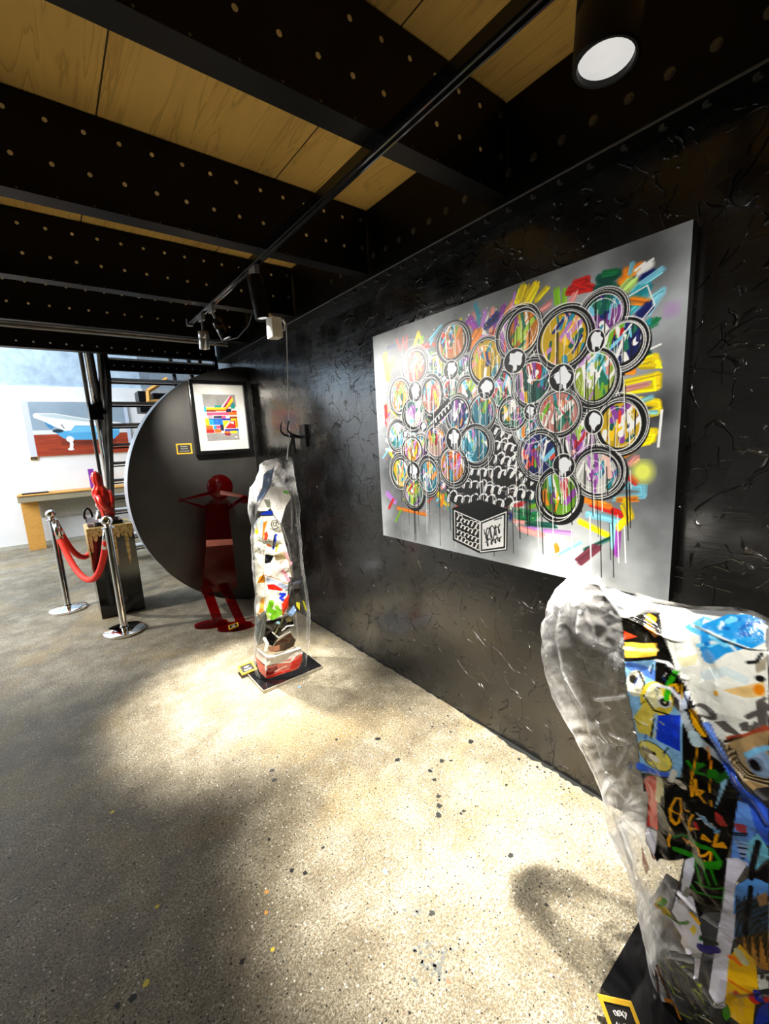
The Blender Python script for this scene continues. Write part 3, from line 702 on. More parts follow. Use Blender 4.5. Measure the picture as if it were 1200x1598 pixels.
def G(x, y): return ((x-205)/(860-205)*pw, (1075-y)/(1075-250)*ph)
def gq(x0, y0, x1, y1, c): gp.poly([G(x0, y0), G(x1, y0), G(x1, y1), G(x0, y1)], c)
Cc = dict(y=(1, .85, .02), o=(.95, .45, .08), r=(.80, .12, .12), p=(.86, .30, .50), pk=(.95, .68, .75), b=(.05, .18, .62), c=(.08, .68, .86), n=(.04, .05, .25), t=(.02, .60, .60), w=(.95, .95, .95), m=(.55, .10, .20), br=(.55, .22, .05), sb=(.05, .45, .85))
for a in ((205, 470, 860, 940, 'w'), (205, 470, 250, 560, 'c'), (250, 480, 440, 520, 'y'), (250, 520, 440, 560, 'br'), (420, 440, 600, 480, 't'), (440, 480, 620, 515, 'y'), (440, 515, 640, 550, 'o'), (440, 550, 640, 566, 'w'), (640, 500, 750, 570, 'n'), (750, 400, 830, 500, 't'), (250, 566, 690, 620, 'p'), (690, 566, 860, 620, 'o'), (760, 535, 860, 566, 'r'), (260, 620, 360, 670, 'pk'), (380, 630, 540, 670, 'n'), (540, 630, 620, 680, 'p'), (640, 620, 700, 670, 'w'), (700, 640, 860, 680, 'br'), (205, 670, 290, 800, 'y'), (280, 675, 720, 712, 'b'), (280, 690, 540, 790, 'sb'), (280, 690, 370, 790, 'c'), (720, 680, 860, 850, 'y'), (690, 720, 810, 790, 'r'), (700, 735, 770, 780, 'w'), (820, 690, 850, 850, 'o'), (540, 720, 560, 870, 'c'), (205, 800, 340, 870, 'o'), (205, 870, 360, 935, 'r'), (360, 800, 420, 870, 'c'), (410, 800, 500, 860, 'p'), (370, 868, 500, 935, 'o'), (490, 790, 560, 900, 'n'), (570, 870, 860, 910, 'b'), (560, 910, 680, 950, 'o'), (690, 905, 830, 950, 'y'), (830, 905, 860, 950, 'c')):
    gq(*a[:4], Cc[a[4]])
gp.poly([G(550, 720), G(690, 720), G(560, 850)], Cc['y']); gp.poly([G(580, 860), G(690, 760), G(810, 790), G(810, 860)], Cc['r'])
gp.poly([G(540, 480), G(740, 265), G(760, 265), G(580, 480)], Cc['w']); gp.poly([G(580, 480), G(760, 265), G(800, 290), G(630, 480)], Cc['p']); gp.poly([G(610, 470), G(660, 410), G(690, 400), G(640, 470)], Cc['m']); gp.poly([G(600, 515), G(800, 290), G(815, 350), G(660, 515)], Cc['y']); gp.poly([G(620, 520), G(820, 370), G(660, 520)], Cc['o'])
gp.poly([G(540, 945), G(680, 945), G(680, 990), G(590, 990)], Cc['m']); gq(770, 1012, 820, 1032, Cc['w'])
painted_panel('print', gp, (fx0+.107, 3.9255, fz0+.115), (1, 0, 0), (0, 0, 1), M['print_paint'], fr)
b = BM(); box(b, (fx0+w_, 3.904, fz0+w_), (fx1-w_, 3.907, fz1-w_)); obj('glass_pane', b, M['pane'], fr)
plaque((.932, 3.9495, 1.504), (1, 0, 0), (0, 0, 1), (0, -1, 0), .125, .090, 'gold framed caption card left of the framed print on the black panel', 11, lines=3)

# ------------------------------------------------------------------ red acrylic figure
rf = empty('red_acrylic_figure', (.98, 3.55, 0), 'glossy red cut-out acrylic figure with round head standing before the black panel', 'sculpture')
RA = M['red_acrylic']
b = BM(); ico(b, (1.118, 3.70, 1.168), .107, 4, (1, .55, 1)); obj('head', b, RA, rf, smooth=True)
b = BM(); cyl(b, (1.09, 3.70, 1.00), (.05, 0, 1), .022, .09, 16); obj('neck', b, RA, rf, smooth=False)
b = BM(); prism(b, [(.985, 3.695, 1.035), (1.165, 3.695, 1.02), (1.165, 3.695, .70), (1.165, 3.695, .25), (.865, 3.695, .28), (.955, 3.695, .72)], (0, .012, 0)); obj('body', b, RA, rf)
b = BM(); prism(b, [(.95, 3.688, .735), (1.166, 3.688, .705), (1.166, 3.688, .655), (.945, 3.688, .68)], (0, .006, 0)); obj('belt', b, plain('clear_red_belt', (.75, .25, .22), .08), rf)
def limb(pts, name, w=.022):
    b = BM(); tube(b, pts, w, 12); 
    for p in pts: ico(b, p, w*1.25, 2)
    obj(name, b, RA, rf, smooth=True)
limb([(1.0, 3.69, 1.0), (.785, 3.66, 1.10), (1.03, 3.64, 1.135)], 'arm', .014)
limb([(1.155, 3.69, .975), (1.235, 3.63, 1.035), (1.28, 3.60, 1.07)], 'arm', .014)
b = BM(); tube(b, [(1.09, 3.62, 1.128), (1.285, 3.60, 1.075)], .017, 12); obj('flute', b, plain('pale_red_tube', (.75, .32, .32), .1), rf, smooth=True)
b = BM(); ico(b, (1.275, 3.60, 1.05), .038, 3); obj('hand', b, RA, rf, smooth=True)
for (hx, fxx, fyy) in ((.90, .93, 3.56), (1.04, 1.075, 3.42)):
    b = BM(); prism(b, [(hx-.038, 3.70, .34), (hx+.045, 3.70, .33), (fxx+.055, fyy+.05, .022), (fxx-.02, fyy+.06, .022)], (.0, .012, .004)); obj('leg', b, RA, rf)
for (c, rx, ry, a) in (((.895, 3.655), .135, .075, -.5), ((1.03, 3.452), .140, .078, -.45)):
    b = BM(); pts = []
    for k in range(32):
        t = 2*math.pi*k/32; x, y = rx*math.cos(t), ry*math.sin(t); pts.append((c[0]+x*math.cos(a)-y*math.sin(a), c[1]+x*math.sin(a)+y*math.cos(a), 0.0))
    prism(b, pts, (0, 0, .022)); obj('foot', b, RA, rf, angle=35)
plaque((1.013, 3.432, .0235), (.985, .10, 0), (.25, .96, .0), (0, 0, 1), .085, .085, 'gold framed caption card lying on the red figure foot', 21, lines=2)

# ------------------------------------------------------------------ roped stanchions, pedestal
def stanchion(x, y, label, dark=False):
    e = empty('stanchion', (x, y, 0), label, 'stanchion', 'chrome rope stanchions')
    b = BM(); lathe(b, (x, y, 0), [(0, 0), (.155, 0), (.158, .006), (.156, .022), (.145, .030), (.06, .038), (.034, .045), (.030, .06), (0, .06)], 48); obj('base', b, M['chrome'], e, angle=40)
    b = BM(); lathe(b, (x, y, .05), [(0, 0), (.030, 0), (.0275, .01), (.0275, .85), (0, .85)], 32); obj('post', b, M['chrome'], e, angle=40)
    b = BM(); lathe(b, (x, y, .885), [(0, 0), (.028, 0), (.028, .012), (.048, .016), (.048, .022), (.02, .03), (.016, .045), (.022, .05), (0, .05)], 32); obj('collar', b, M['chrome'], e, angle=40)
    b = BM(); ico(b, (x, y, .96), .043, 4); obj('ball_finial', b, M['chrome'], e, smooth=True)
    return e
SA, SB, SD = (-.05, 5.09), (.305, 4.07), (.37, 5.40)
stanchion(*SA, 'left chrome stanchion of the roped pedestal, with its pale base')
stanchion(*SB, 'right chrome stanchion in front of the gold-dripped black pedestal')
stanchion(*SD, 'chrome stanchion hidden behind the black pedestal')
def rope(p, q, zend, sag, label):
    p = Vector((*p, zend)); q = Vector((*q, zend)); d = (q-p).normalized()*.035
    a = p+d; c = q-d; pts = []; n = 28
    for i in range(n+1):
        t = i/n; w = a.lerp(c, t); w.z -= sag*(1-(2*t-1)**2)**.85; pts.append(w)
    e = empty('velvet_rope', a, label, 'rope', 'red velvet ropes')
    b = BM(); tube(b, pts[1:-1], .026, 16); obj('rope', b, M['red_velvet'], e, smooth=True)
    for s_, p1_, p2_ in ((p, pts[0], pts[2]), (q, pts[-1], pts[-3])):
        b = BM(); tube(b, [p1_, p2_], [.020, .029], 16); ico(b, p1_, .018, 2); tube(b, [s_, p1_], .008, 8); obj('hook_end', b, M['chrome'], e, smooth=True)
rope(SA, SB, .885, .50, 'front red velvet rope hanging between the two chrome stanchions')
rope(SA, SD, .885, .42, 'back red velvet rope going from the left stanchion behind the pedestal')

pe = empty('pedestal', (.33, 4.72, 0), 'black square pedestal with dripping gold top behind the velvet rope', 'pedestal')
ang = math.radians(8)
rotz = Matrix.Rotation(-.02, 3, 'Z')
P0 = (.182, 4.53); P1 = (.535, 4.92)
b = BM(); box(b, (P0[0], P0[1], 0), (P1[0], P1[1], .84), .004); obj('plinth', b, M['black_gloss'], pe)
b = BM(); box(b, (P0[0]-.003, P0[1]-.003, .838), (P1[0]+.003, P1[1]+.003, .848)); 
def drip_face(b, a, c, nrm, z0, seed):
    r = random.Random(seed); a = Vector(a); c = Vector(c); nrm = Vector(nrm); n = 60
    edge = []; t = 0
    segs = []
    while t < 1:
        w = r.uniform(.07, .15); segs.append((t, min(1, t+w), r.uniform(.10, .42) if r.random() < .65 else r.uniform(.06, .14))); t += w
    low = []
    for (s, e_, d) in segs:
        for k in range(9):
            u = s+(e_-s)*k/8; low.append((u, .05+(d-.05)*(math.sin(math.pi*k/8)**.45 if 0 < k < 8 else 0)))
    pts = [a.lerp(c, 0)+Vector((0, 0, z0))]+[a.lerp(c, u)+Vector((0, 0, z0-d)) for u, d in low]+[a.lerp(c, 1)+Vector((0, 0, z0))]
    prism(b, pts, nrm*.006)
drip_face(b, (P0[0], P0[1], 0), (P1[0], P0[1], 0), (0, -1, 0), .846, 3)
drip_face(b, (P0[0], P1[1], 0), (P0[0], P0[1], 0), (-1, 0, 0), .846, 8)
obj('gold_drip', b, M['gold_leaf'], pe)

rs = empty('red_sculpture', (.36, 4.75, .848), 'tall glossy red abstract sculpture on a black block atop the pedestal', 'sculpture')
b = BM(); box(b, (.25, 4.60, .848), (.47, 4.86, .885), .004); obj('base_block', b, M['black_gloss'], rs)
# body: wrapped, leaning form
nz_, nt_ = 60, 40
pos = []
prof = [(0, .045), (.06, .05), (.14, .062), (.24, .070), (.31, .060), (.345, .040), (.36, .034), (.40, .040), (.44, .042), (.48, .030), (.50, .004)]
for i in range(nz_):
    z = .5*i/(nz_-1); r = np.interp(z, [p[0] for p in prof], [p[1] for p in prof])
    for k in range(nt_):
        t = 2*math.pi*k/nt_; rr = r*(1+.10*math.sin(3*t+z*14)+.06*math.sin(7*t-z*30))
        pos.append((.375-.10*z+rr*math.cos(t), 4.74+rr*.8*math.sin(t), .880+z*.93))
link_mesh('body', grid_mesh('body', np.array(pos), nt_, nz_, wrap=True), M['red_resin'], rs, smooth=True)
b = BM(); tube(b, [(.315, 4.70, 1.12), (.335, 4.675, 1.05), (.375, 4.67, .98), (.42, 4.70, .93)], [.02, .026, .024, .015], 12); tube(b, [(.41, 4.71, 1.16), (.425, 4.69, 1.07), (.40, 4.675, 1.0)], [.016, .022, .012], 12); obj('wrapped_arm', b, M['red_resin'], rs, smooth=True)
# handbag
hb = empty('handbag', (.22, 4.66, .848), 'small clear handbag with a black loop handle on the pedestal left of the red sculpture', 'handbag')
b = BM(); box(b, (.195, 4.60, .849), (.247, 4.72, .94), .012); obj('bag_body', b, m_clear('clear_bag', (.8, .78, .8), 2.5), hb)
b = BM(); tube(b, [(.185+.03*(1-math.cos(math.pi*i/14)), 4.64, .935+.085*math.sin(math.pi*i/14)) for i in range(15)], .009, 8); obj('handle', b, M['dark_iron'], hb)
b = BM(); box(b, (.190, 4.63, .895), (.196, 4.69, .915)); ico(b, (.193, 4.66, .93), .012, 2); obj('clasp', b, M['dark_iron'], hb)
b = BM(); box(b, (.200, 4.61, .852), (.242, 4.71, .87), .005); obj('lining', b, plain('rosy_lining', (.6, .35, .38), .5), hb)

# ------------------------------------------------------------------ wall hook with cord
hk = empty('wall_hook', (1.55, 3.0, 1.55), 'black iron hook bracket with two curled prongs on the black wall', 'hook')
b = BM(); box(b, (1.555, 2.93, 1.47), (1.58, 3.02, 1.64), .004); obj('back_plate', b, M['dark_iron'], hk)
for y_ in (2.93, 3.05):
    b = BM(); tube(b, [(1.575, 3.0, 1.54), (1.50, y_+.02, 1.555), (1.44, y_, 1.57), (1.41, y_-.01, 1.60), (1.415, y_-.015, 1.64), (1.43, y_-.01, 1.665)], [.009, .009, .008, .007, .006, .004], 10); obj('prong', b, M['dark_iron'], hk, smooth=True)
b = BM()
for y_ in (2.96, 3.06): tube(b, [(1.49, 3.0, 1.55), (1.50, y_+.05, 1.43)], .012, 4)
obj('clip', b, M['dark_iron'], hk)
b = BM(); tube(b, [(1.50, 2.975, 2.335), (1.495, 3.01, 2.0), (1.485, 3.05, 1.56), (1.46, 3.08, 1.38)], .004, 8); tag(obj('cord', b, M['wire']), 'pale thin cord hanging down the wall past the iron hook', 'cord')

# ------------------------------------------------------------------ big flower painting
CX = 1.52; CY0, CZ0, CWm, CHm = 1.978, .928, 1.506, 1.134
cp = Paint(CWm, CHm, 640); cp.a[..., 3] = 1
XX, YY = np.meshgrid(np.linspace(0, CWm, cp.W), np.linspace(0, CHm, cp.H))
n1 = vnoise(XX, YY, 2.2, 21, 5); n2 = vnoise(XX, YY, 6, 22, 4)
base = .51+.75*(n1-.5)+.30*(n2-.5)
base += np.where(YY < .35, (.35-YY)*.5, 0)+np.where(XX < .2, (.2-XX)*1.2, 0)
for cx_, cy_, rr_ in ((1.40, 1.05, .07), (.12, .02, .10), (.25, 1.06, .12), (1.44, .62, .05), (.9, .03, .08)):
    base -= .35*np.exp(-((XX-cx_)**2+(YY-cy_)**2)/(2*rr_**2))
base = np.clip(base, .12, .93)
for c_, k_ in enumerate((.97, 1.0, 1.02)): cp.a[..., c_] = np.clip(base*k_, 0, 1)
def CV(u, v):
    p = on(u, v, 0, CX); return np.array((CY0-p.y, p.z-CZ0))
def Z5(x, y): return CV(570+x/2.959, 340+y/2.959)
def Z6(x, y): return CV(800+x/2.663, 340+y/2.663)
PAL = [(.98, .80, .05), (.93, .55, .10), (.90, .25, .10), (.75, .10, .12), (.10, .45, .35), (.05, .35, .30), (.15, .55, .65), (.45, .78, .90), (.08, .12, .42), (.55, .25, .62), (.75, .50, .80), (.92, .60, .55), (.95, .78, .72), (.95, .95, .92), (.45, .70, .15), (.70, .82, .25)]
def wig(p, dirv, L, n, amp, r):
    d = np.array(dirv, float); d /= np.linalg.norm(d); pr = np.array((-d[1], d[0])); return [p+d*L*i/n+pr*amp*(1 if i % 2 else -1) for i in range(n+1)]
R = random.Random(5)
# coloured under-painting behind the flowers
cen = np.array((.66, .60))
for i in range(900):
    a = R.uniform(0, 2*math.pi); rad = math.sqrt(R.random()); p = cen+np.array((.60*rad*math.cos(a), .43*rad*math.sin(a)))+np.array((.03, 0))
    if p[1] < .30 and R.random() < .7: continue
    ang = R.uniform(0, math.pi); L = R.uniform(.02, .09); d = np.array((math.cos(ang), math.sin(ang)))
    cp.stroke([p, p+d*L*.5+np.array((R.uniform(-.01, .01), R.uniform(-.01, .01))), p+d*L], R.uniform(.006, .022), R.choice(PAL), R.uniform(.6, .95), soft=R.choice([.002, .002, .006]))
def brush(pts, w, c, al, soft):
    if w < .012: cp.stroke(pts, w, c, al, soft); return
    cp.stroke(pts, w*.8, c, al*.75, .004)
    for k in range(6):
        o = np.array((R.uniform(-.45, .45)*w, R.uniform(-.45, .45)*w)); f = R.uniform(.72, 1.22)
        cp.stroke([p+o+np.array((R.uniform(-.003, .003), R.uniform(-.003, .003))) for p in pts], w*R.uniform(.10, .30), tuple(min(1, x*f) for x in c), .85)
def S5(pts, w, c, al=1., soft=None): brush([Z5(*p) for p in pts], w, c, al, soft)
def S6(pts, w, c, al=1., soft=None): brush([Z6(*p) for p in pts], w, c, al, soft)
YEL, ORG, RED, GRN, DGR, TEA, SKY, NAV, PUR, LIL, PNK, WHT, LIM, BLK = (.98, .85, .05), (.95, .52, .10), (.80, .10, .08), (.05, .45, .25), (.03, .30, .25), (.10, .55, .60), (.50, .82, .92), (.06, .10, .40), (.55, .22, .62), (.72, .48, .82), (.92, .60, .58), (.96, .96, .95), (.50, .75, .12), (.015, .015, .015)
for pts, w, c in ([(90, 640), (105, 740)], .05, YEL), ([(100, 700), (130, 660)], .04, YEL), ([(145, 560), (165, 620), (175, 555), (190, 625), (192, 545)], .014, RED), ([(225, 590), (245, 530), (262, 570)], .022, YEL), ([(240, 600), (265, 550)], .018, LIM), ([(230, 610), (290, 590)], .03, RED), ([(300, 560), (350, 500)], .022, SKY), ([(420, 540), (440, 470)], .018, YEL), ([(460, 510), (490, 470), (510, 500)], .035, PUR), ([(540, 500), (555, 430)], .022, LIL), ([(560, 500), (600, 460)], .04, NAV), ([(620, 500), (640, 410)], .025, PUR), ([(650, 440), (690, 380)], .03, ORG), ([(660, 450), (680, 400)], .03, PNK), ([(690, 420), (690, 350)], .018, LIL), ([(720, 420), (745, 330)], .03, YEL), ([(745, 410), (790, 320)], .035, YEL), ([(130, 1130), (140, 1190)], .03, ORG), ([(100, 950), (95, 870)], .03, RED), ([(80, 1110), (120, 1050)], .012, SKY), ([(110, 1000), (100, 930)], .02, PNK), ([(150, 1340), (280, 1370)], .022, ORG), ([(140, 1400), (165, 1350)], .014, LIM), ([(180, 1300), (240, 1330)], .02, YEL), ([(100, 1270), (140, 1310)], .03, LIL), ([(130, 1300), (110, 1340)], .02, RED), ([(330, 1260), (360, 1310)], .03, YEL), ([(480, 590), (520, 530)], .05, ORG), ([(550, 590), (610, 520)], .04, (.75, .25, .1)), ([(105, 600), (140, 590)], .016, NAV), ([(700, 1290), (795, 1310)], .03, DGR), ([(700, 1350), (795, 1370)], .03, GRN), ([(690, 1400), (790, 1410)], .03, PNK), ([(740, 1440), (795, 1430)], .025, LIL), ([(360, 1280), (350, 1330)], .02, ORG):
    S5(pts, w, c, .92)
for pts, w, c in ([(20, 350), (40, 290)], .035, YEL), ([(60, 345), (95, 285)], .035, YEL), ([(100, 340), (140, 295)], .028, YEL), ([(110, 390), (150, 360)], .03, PNK), ([(185, 350), (180, 300)], .025, LIM), ([(210, 360), (215, 300)], .02, LIM), ([(230, 310), (330, 290), (260, 270), (310, 255), (240, 295)], .028, RED), ([(240, 350), (260, 320)], .025, PNK), ([(350, 290), (440, 230), (360, 250), (430, 290)], .03, DGR), ([(380, 230), (430, 225)], .025, GRN), ([(450, 260), (530, 200), (470, 220)], .03, ORG), ([(530, 230), (570, 195)], .035, WHT), ([(540, 250), (580, 230)], .03, NAV), ([(500, 300), (620, 215)], .022, SKY), ([(490, 230), (500, 190)], .016, SKY), ([(480, 350), (560, 290)], .03, TEA), ([(500, 380), (625, 300), (560, 400)], .020, SKY), ([(440, 330), (500, 270)], .035, (.70, .85, .45)), ([(450, 400), (540, 300)], .04, TEA), ([(500, 340), (560, 350)], .03, ORG), ([(530, 400), (560, 370)], .04, NAV), ([(560, 450), (590, 430)], .03, GRN), ([(540, 480), (560, 440)], .03, TEA), ([(530, 540), (560, 560)], .03, DGR), ([(520, 600), (590, 580), (600, 605), (540, 605)], .030, YEL), ([(450, 690), (600, 655), (600, 700), (480, 720)], .030, YEL), ([(470, 710), (560, 690)], .02, PNK), ([(450, 600), (530, 570)], .03, ORG), ([(440, 640), (500, 640)], .025, ORG), ([(520, 760), (600, 770), (605, 800), (560, 815)], .030, YEL), ([(520, 770), (580, 745)], .014, SKY), ([(530, 810), (600, 810)], .016, SKY), ([(520, 890), (590, 890), (580, 920), (500, 940)], .028, YEL), ([(470, 980), (500, 960)], .03, ORG), ([(490, 1020), (510, 1000)], .03, PNK), ([(440, 1110), (540, 1120), (545, 1150), (430, 1165)], .022, SKY), ([(440, 1170), (510, 1165)], .026, ORG), ([(490, 1080), (510, 1100)], .025, RED), ([(330, 1190), (450, 1230), (430, 1300)], .025, RED), ([(290, 1170), (400, 1200)], .03, ORG), ([(310, 1230), (440, 1260)], .022, SKY), ([(280, 1260), (420, 1330)], .025, YEL), ([(300, 1380), (410, 1330)], .018, DGR), ([(420, 1270), (425, 1370)], .024, SKY), ([(440, 1290), (430, 1400)], .020, PUR), ([(180, 1360), (190, 1400)], .022, ORG), ([(190, 1400), (280, 1350)], .018, SKY), ([(280, 1430), (350, 1370)], .035, (.35, .15, .2)), ([(60, 1270), (170, 1280)], .028, DGR), ([(20, 1240), (90, 1250)], .03, GRN), ([(30, 1290), (120, 1320)], .028, PNK), ([(130, 1300), (240, 1310)], .02, LIL), ([(440, 1290), (480, 1250)], .025, YEL), ([(470, 1180), (490, 1240)], .03, YEL), ([(70, 1200), (110, 1190)], .02, LIM), ([(605, 950), (620, 800)], .008, WHT), ([(440, 350), (560, 280), (590, 360), (540, 420)], .004, WHT), ([(430, 610), (615, 525)], .006, WHT), ([(430, 660), (540, 600)], .005, WHT):
    S6(pts, w, c, .93)
q = Z6(540, 1055); cp.ell(q, .032, .036, (.92, .95, .40), soft=.015)
q = Z6(660, 380); cp.ell(q, .02, .02, LIL, soft=.02, al=.5)
for i in range(420):   # spatter
    a = R.uniform(0, 2*math.pi); p = cen+np.array((.62*math.cos(a)*R.uniform(.8, 1.08), .47*math.sin(a)*R.uniform(.8, 1.08))); r_ = R.uniform(.0012, .004); cp.ell(p, r_, r_, R.choice(PAL+[WHT, WHT]))
# black ground under bouquet and stem lettering
stem = [(365, 1190), (480, 1150), (560, 1000), (600, 900), (690, 960), (720, 1080), (795, 1120), (795, 1290), (690, 1310), (640, 1340), (600, 1370), (520, 1390), (380, 1300)]
cp.poly([Z5(*p) for p in stem], (.06, .06, .065), .9)
def drips(pts, col, w, al=1.):
    for (u, v0, v1) in pts: cp.stroke([CV(u, v0), CV(u+(v1-v0)*.03, v1)], w, col, al)
def coil(p, q, n, h, w, col, rr):
    p = np.array(p); q = np.array(q); d = q-p; L = np.linalg.norm(d); d /= L; pr = np.array((-d[1], d[0])); pts = []
    q_ = random.Random(rr); hs = [q_.choice((.7, .75, .8, 1.35, 1.2)) for _ in range(n+2)]
    for i in range(n*12+1):
        t = i/(n*12); a = 2*math.pi*n*t; hh = h*hs[int(n*t+.5)]
        y = math.cos(a)*hh+(hh-h)*.6; pts.append(p+d*(L*t+L/n*.34*math.sin(a)+y*.35)+pr*y)
    cp.stroke(pts, w, col)
for i, ((xa, ya), (xb, yb), n, h) in enumerate((((372, 1285), (700, 1325), 9, .022), ((350, 1225), (540, 1230), 6, .020), ((540, 1240), (795, 1280), 7, .024), ((480, 1165), (640, 1180), 5, .022), ((640, 1160), (795, 1215), 5, .024), ((560, 1100), (720, 1130), 5, .022), ((575, 1040), (700, 1060), 4, .020), ((590, 975), (690, 1000), 3, .020), ((450, 1350), (620, 1370), 6, .014), ((605, 920), (670, 950), 2, .016))):
    coil(Z5(xa, ya), Z5(xb, yb), n, h, .0060, (.95, .95, .96), i*1.7); coil(Z5(xa, ya-6), Z5(xb, yb-6), n, h*.7, .0032, (.95, .95, .96), i*2.3)
coil(Z6(0, 1130), Z6(100, 1150), 3, .024, .006, WHT, 1); coil(Z6(0, 1040), Z6(60, 1060), 2, .022, .006, WHT, 1); coil(Z6(0, 985), Z6(40, 990), 2, .02, .006, WHT, 1)
# petals
def petal(Z, cx, cy, rx, ry, ang=0, pale=0):
    sc = 2.959 if Z is Z5 else 2.663
    c = Z(cx, cy); rX = 1.07*abs(Z(cx+rx, cy)[0]-Z(cx-rx, cy)[0])/2; rY = 1.07*abs(Z(cx, cy+ry)[1]-Z(cx, cy-ry)[1])/2
    rr_ = random.Random(int(cx*31+cy*7)); cols = rr_.sample(PAL, 7)
    cp.ell(c, rX, rY, BLK, ang)
    off = (rr_.uniform(-.1, .1)*rX, rr_.uniform(-.1, .1)*rY); ci = (c[0]+off[0], c[1]+off[1]); kx, ky = .79, .79
    def fill(s):
        s.a[..., :3] = np.array(cols[0])*.8
        for i in range(26):
            a = rr_.uniform(0, 6.28); d = rr_.uniform(0, 1); p = np.array((ci[0]+rX*d*math.cos(a), ci[1]+rY*d*math.sin(a))); an = rr_.uniform(-.4, 1.2)+1.0; L = rr_.uniform(.02, .08)
            s.stroke([p, p+L*np.array((math.cos(an), math.sin(an)))], rr_.uniform(.006, .022), rr_.choice(cols+[WHT]), .9)
        for i in range(7):
            x = ci[0]+rX*rr_.uniform(-.75, .75); s.stroke([(x, ci[1]+rY*rr_.uniform(-.1, .8)), (x, ci[1]-rY)], rr_.uniform(.0016, .004), rr_.choice([BLK, BLK, WHT]))
        for q in range(4):
            a0 = rr_.uniform(0, 6.28); r0 = rr_.uniform(.3, .9); s.stroke([(ci[0]+rX*r0*math.cos(a0+k*.35), ci[1]+rY*r0*math.sin(a0+k*.35)+k*.003) for k in range(rr_.randint(3, 8))], .0022, WHT)
        for q in range(5):
            x = ci[0]+rX*rr_.uniform(-.7, .7); y = ci[1]+rY*rr_.uniform(-.3, .7); s.stroke([(x, y), (x+rr_.uniform(-.01, .01), y-rr_.uniform(.02, .07))], .0022, WHT)
    cp.inside(ci, rX*kx, rY*ky, ang, fill)
    for k_, w_ in ((.83, .0030), (.90, .0018), (1.0, .0024)):
        cp.ring((c[0]+rr_.uniform(-.05, .05)*rX, c[1]+rr_.uniform(-.05, .05)*rY), rX*k_*rr_.uniform(.95, 1.05), rY*k_*rr_.uniform(.95, 1.05), w_, WHT, ang+rr_.uniform(-.25, .25))
def centre(Z, cx, cy, rx, ry):
    c = Z(cx, cy); rX = abs(Z(cx+rx, cy)[0]-Z(cx-rx, cy)[0])/2; rY = abs(Z(cx, cy+ry)[1]-Z(cx, cy-ry)[1])/2
    cp.ell(c, rX, rY, BLK); cp.ring(c, rX*1.0, rY*1.0, .003, WHT)
    bl = []; q_ = random.Random(int(cx*13+cy))
    for k in range(14):
        a = 2*math.pi*k/14; f = q_.uniform(.45, .78); bl.append((c[0]+rX*f*math.cos(a)+rX*.06, c[1]+rY*f*math.sin(a)+rY*.12))
    cp.poly(bl, (.93, .94, .96))
    for k in range(4):
        x = c[0]+rX*q_.uniform(-.4, .45); cp.stroke([(x, c[1]), (x, c[1]-rY*q_.uniform(.5, .85))], rX*.14, (.93, .94, .96))
    cp.stroke([(c[0]-rX*.1, c[1]-rY*.5), (c[0]-rX*.12, c[1]-rY*q_.uniform(2.5, 6))], .0028, WHT)
F5 = [(650, 900, 75, 60), (690, 890, 60, 65), (325, 690, 52, 60), (460, 690, 42, 62), (395, 790, 40, 55), (150, 1005, 42, 68), (255, 1060, 38, 62), (215, 1075, 45, 62), (470, 805, 50, 78), (400, 580, 70, 92), (228, 685, 58, 82), (160, 825, 48, 82), (305, 820, 50, 92), (222, 910, 52, 76), (630, 790, 60, 92), (540, 900, 60, 85), (555, 665, 78, 110), (428, 905, 56, 88), (328, 1032, 52, 78), (163, 1172, 42, 74), (290, 1190, 46, 84), (222, 1265, 44, 72), (508, 1050, 72, 92), (405, 1145, 62, 85), (700, 545, 95, 118)]
F6 = [(60, 880, 58, 72), (0, 815, 60, 70), (270, 930, 70, 100), (375, 770, 55, 65), (365, 405, 95, 98), (455, 530, 92, 98), (40, 470, 70, 95), (80, 690, 85, 102), (440, 860, 100, 110), (340, 670, 95, 120), (190, 812, 92, 98), (212, 505, 112, 125), (110, 985, 84, 98), (350, 1055, 100, 98), (185, 1150, 86, 104)]
def halo(Z, cx, cy, rx, ry, ang=0):
    c = Z(cx, cy); cp.ell((c[0]+.004, c[1]-.004), 1.20*abs(Z(cx+rx, cy)[0]-Z(cx-rx, cy)[0])/2, 1.18*abs(Z(cx, cy+ry)[1]-Z(cx, cy-ry)[1])/2, BLK, ang)
for p in F5:
    if R.random() < .62: halo(Z5, *p)
for p in F6: halo(Z6, *p, ang=(.6 if p[0] == 365 else -.5 if p[0] == 455 else 0))
for p in F5+F6:
    Z = Z5 if p in F5 else Z6; c = Z(p[0], p[1])
    if R.random() < .8: cp.ring((c[0]+R.uniform(-.006, .006), c[1]+R.uniform(-.006, .006)), 1.17*abs(Z(p[0]+p[2], p[1])[0]-Z(p[0]-p[2], p[1])[0])/2, 1.17*abs(Z(p[0], p[1]+p[3])[1]-Z(p[0], p[1]-p[3])[1])/2, .0028, WHT, .6 if p[0] == 365 else -.5 if p[0] == 455 else 0)
for p in F5: petal(Z5, *p)
for p in F6: petal(Z6, *p, ang=(.6 if p[0] == 365 else -.5 if p[0] == 455 else 0))
for p in ((395, 703, 34, 46), (230, 803, 32, 48), (558, 786, 40, 52), (408, 1022, 36, 54), (222, 1170, 30, 44), (695, 662, 42, 50), (268, 965, 18, 26), (185, 1000, 14, 22)): centre(Z5, *p)
for p in ((202, 665, 52, 58), (345, 512, 38, 48), (335, 848, 40, 50), (212, 1030, 46, 50), (72, 806, 26, 34), (8, 595, 46, 52)): centre(Z6, *p)
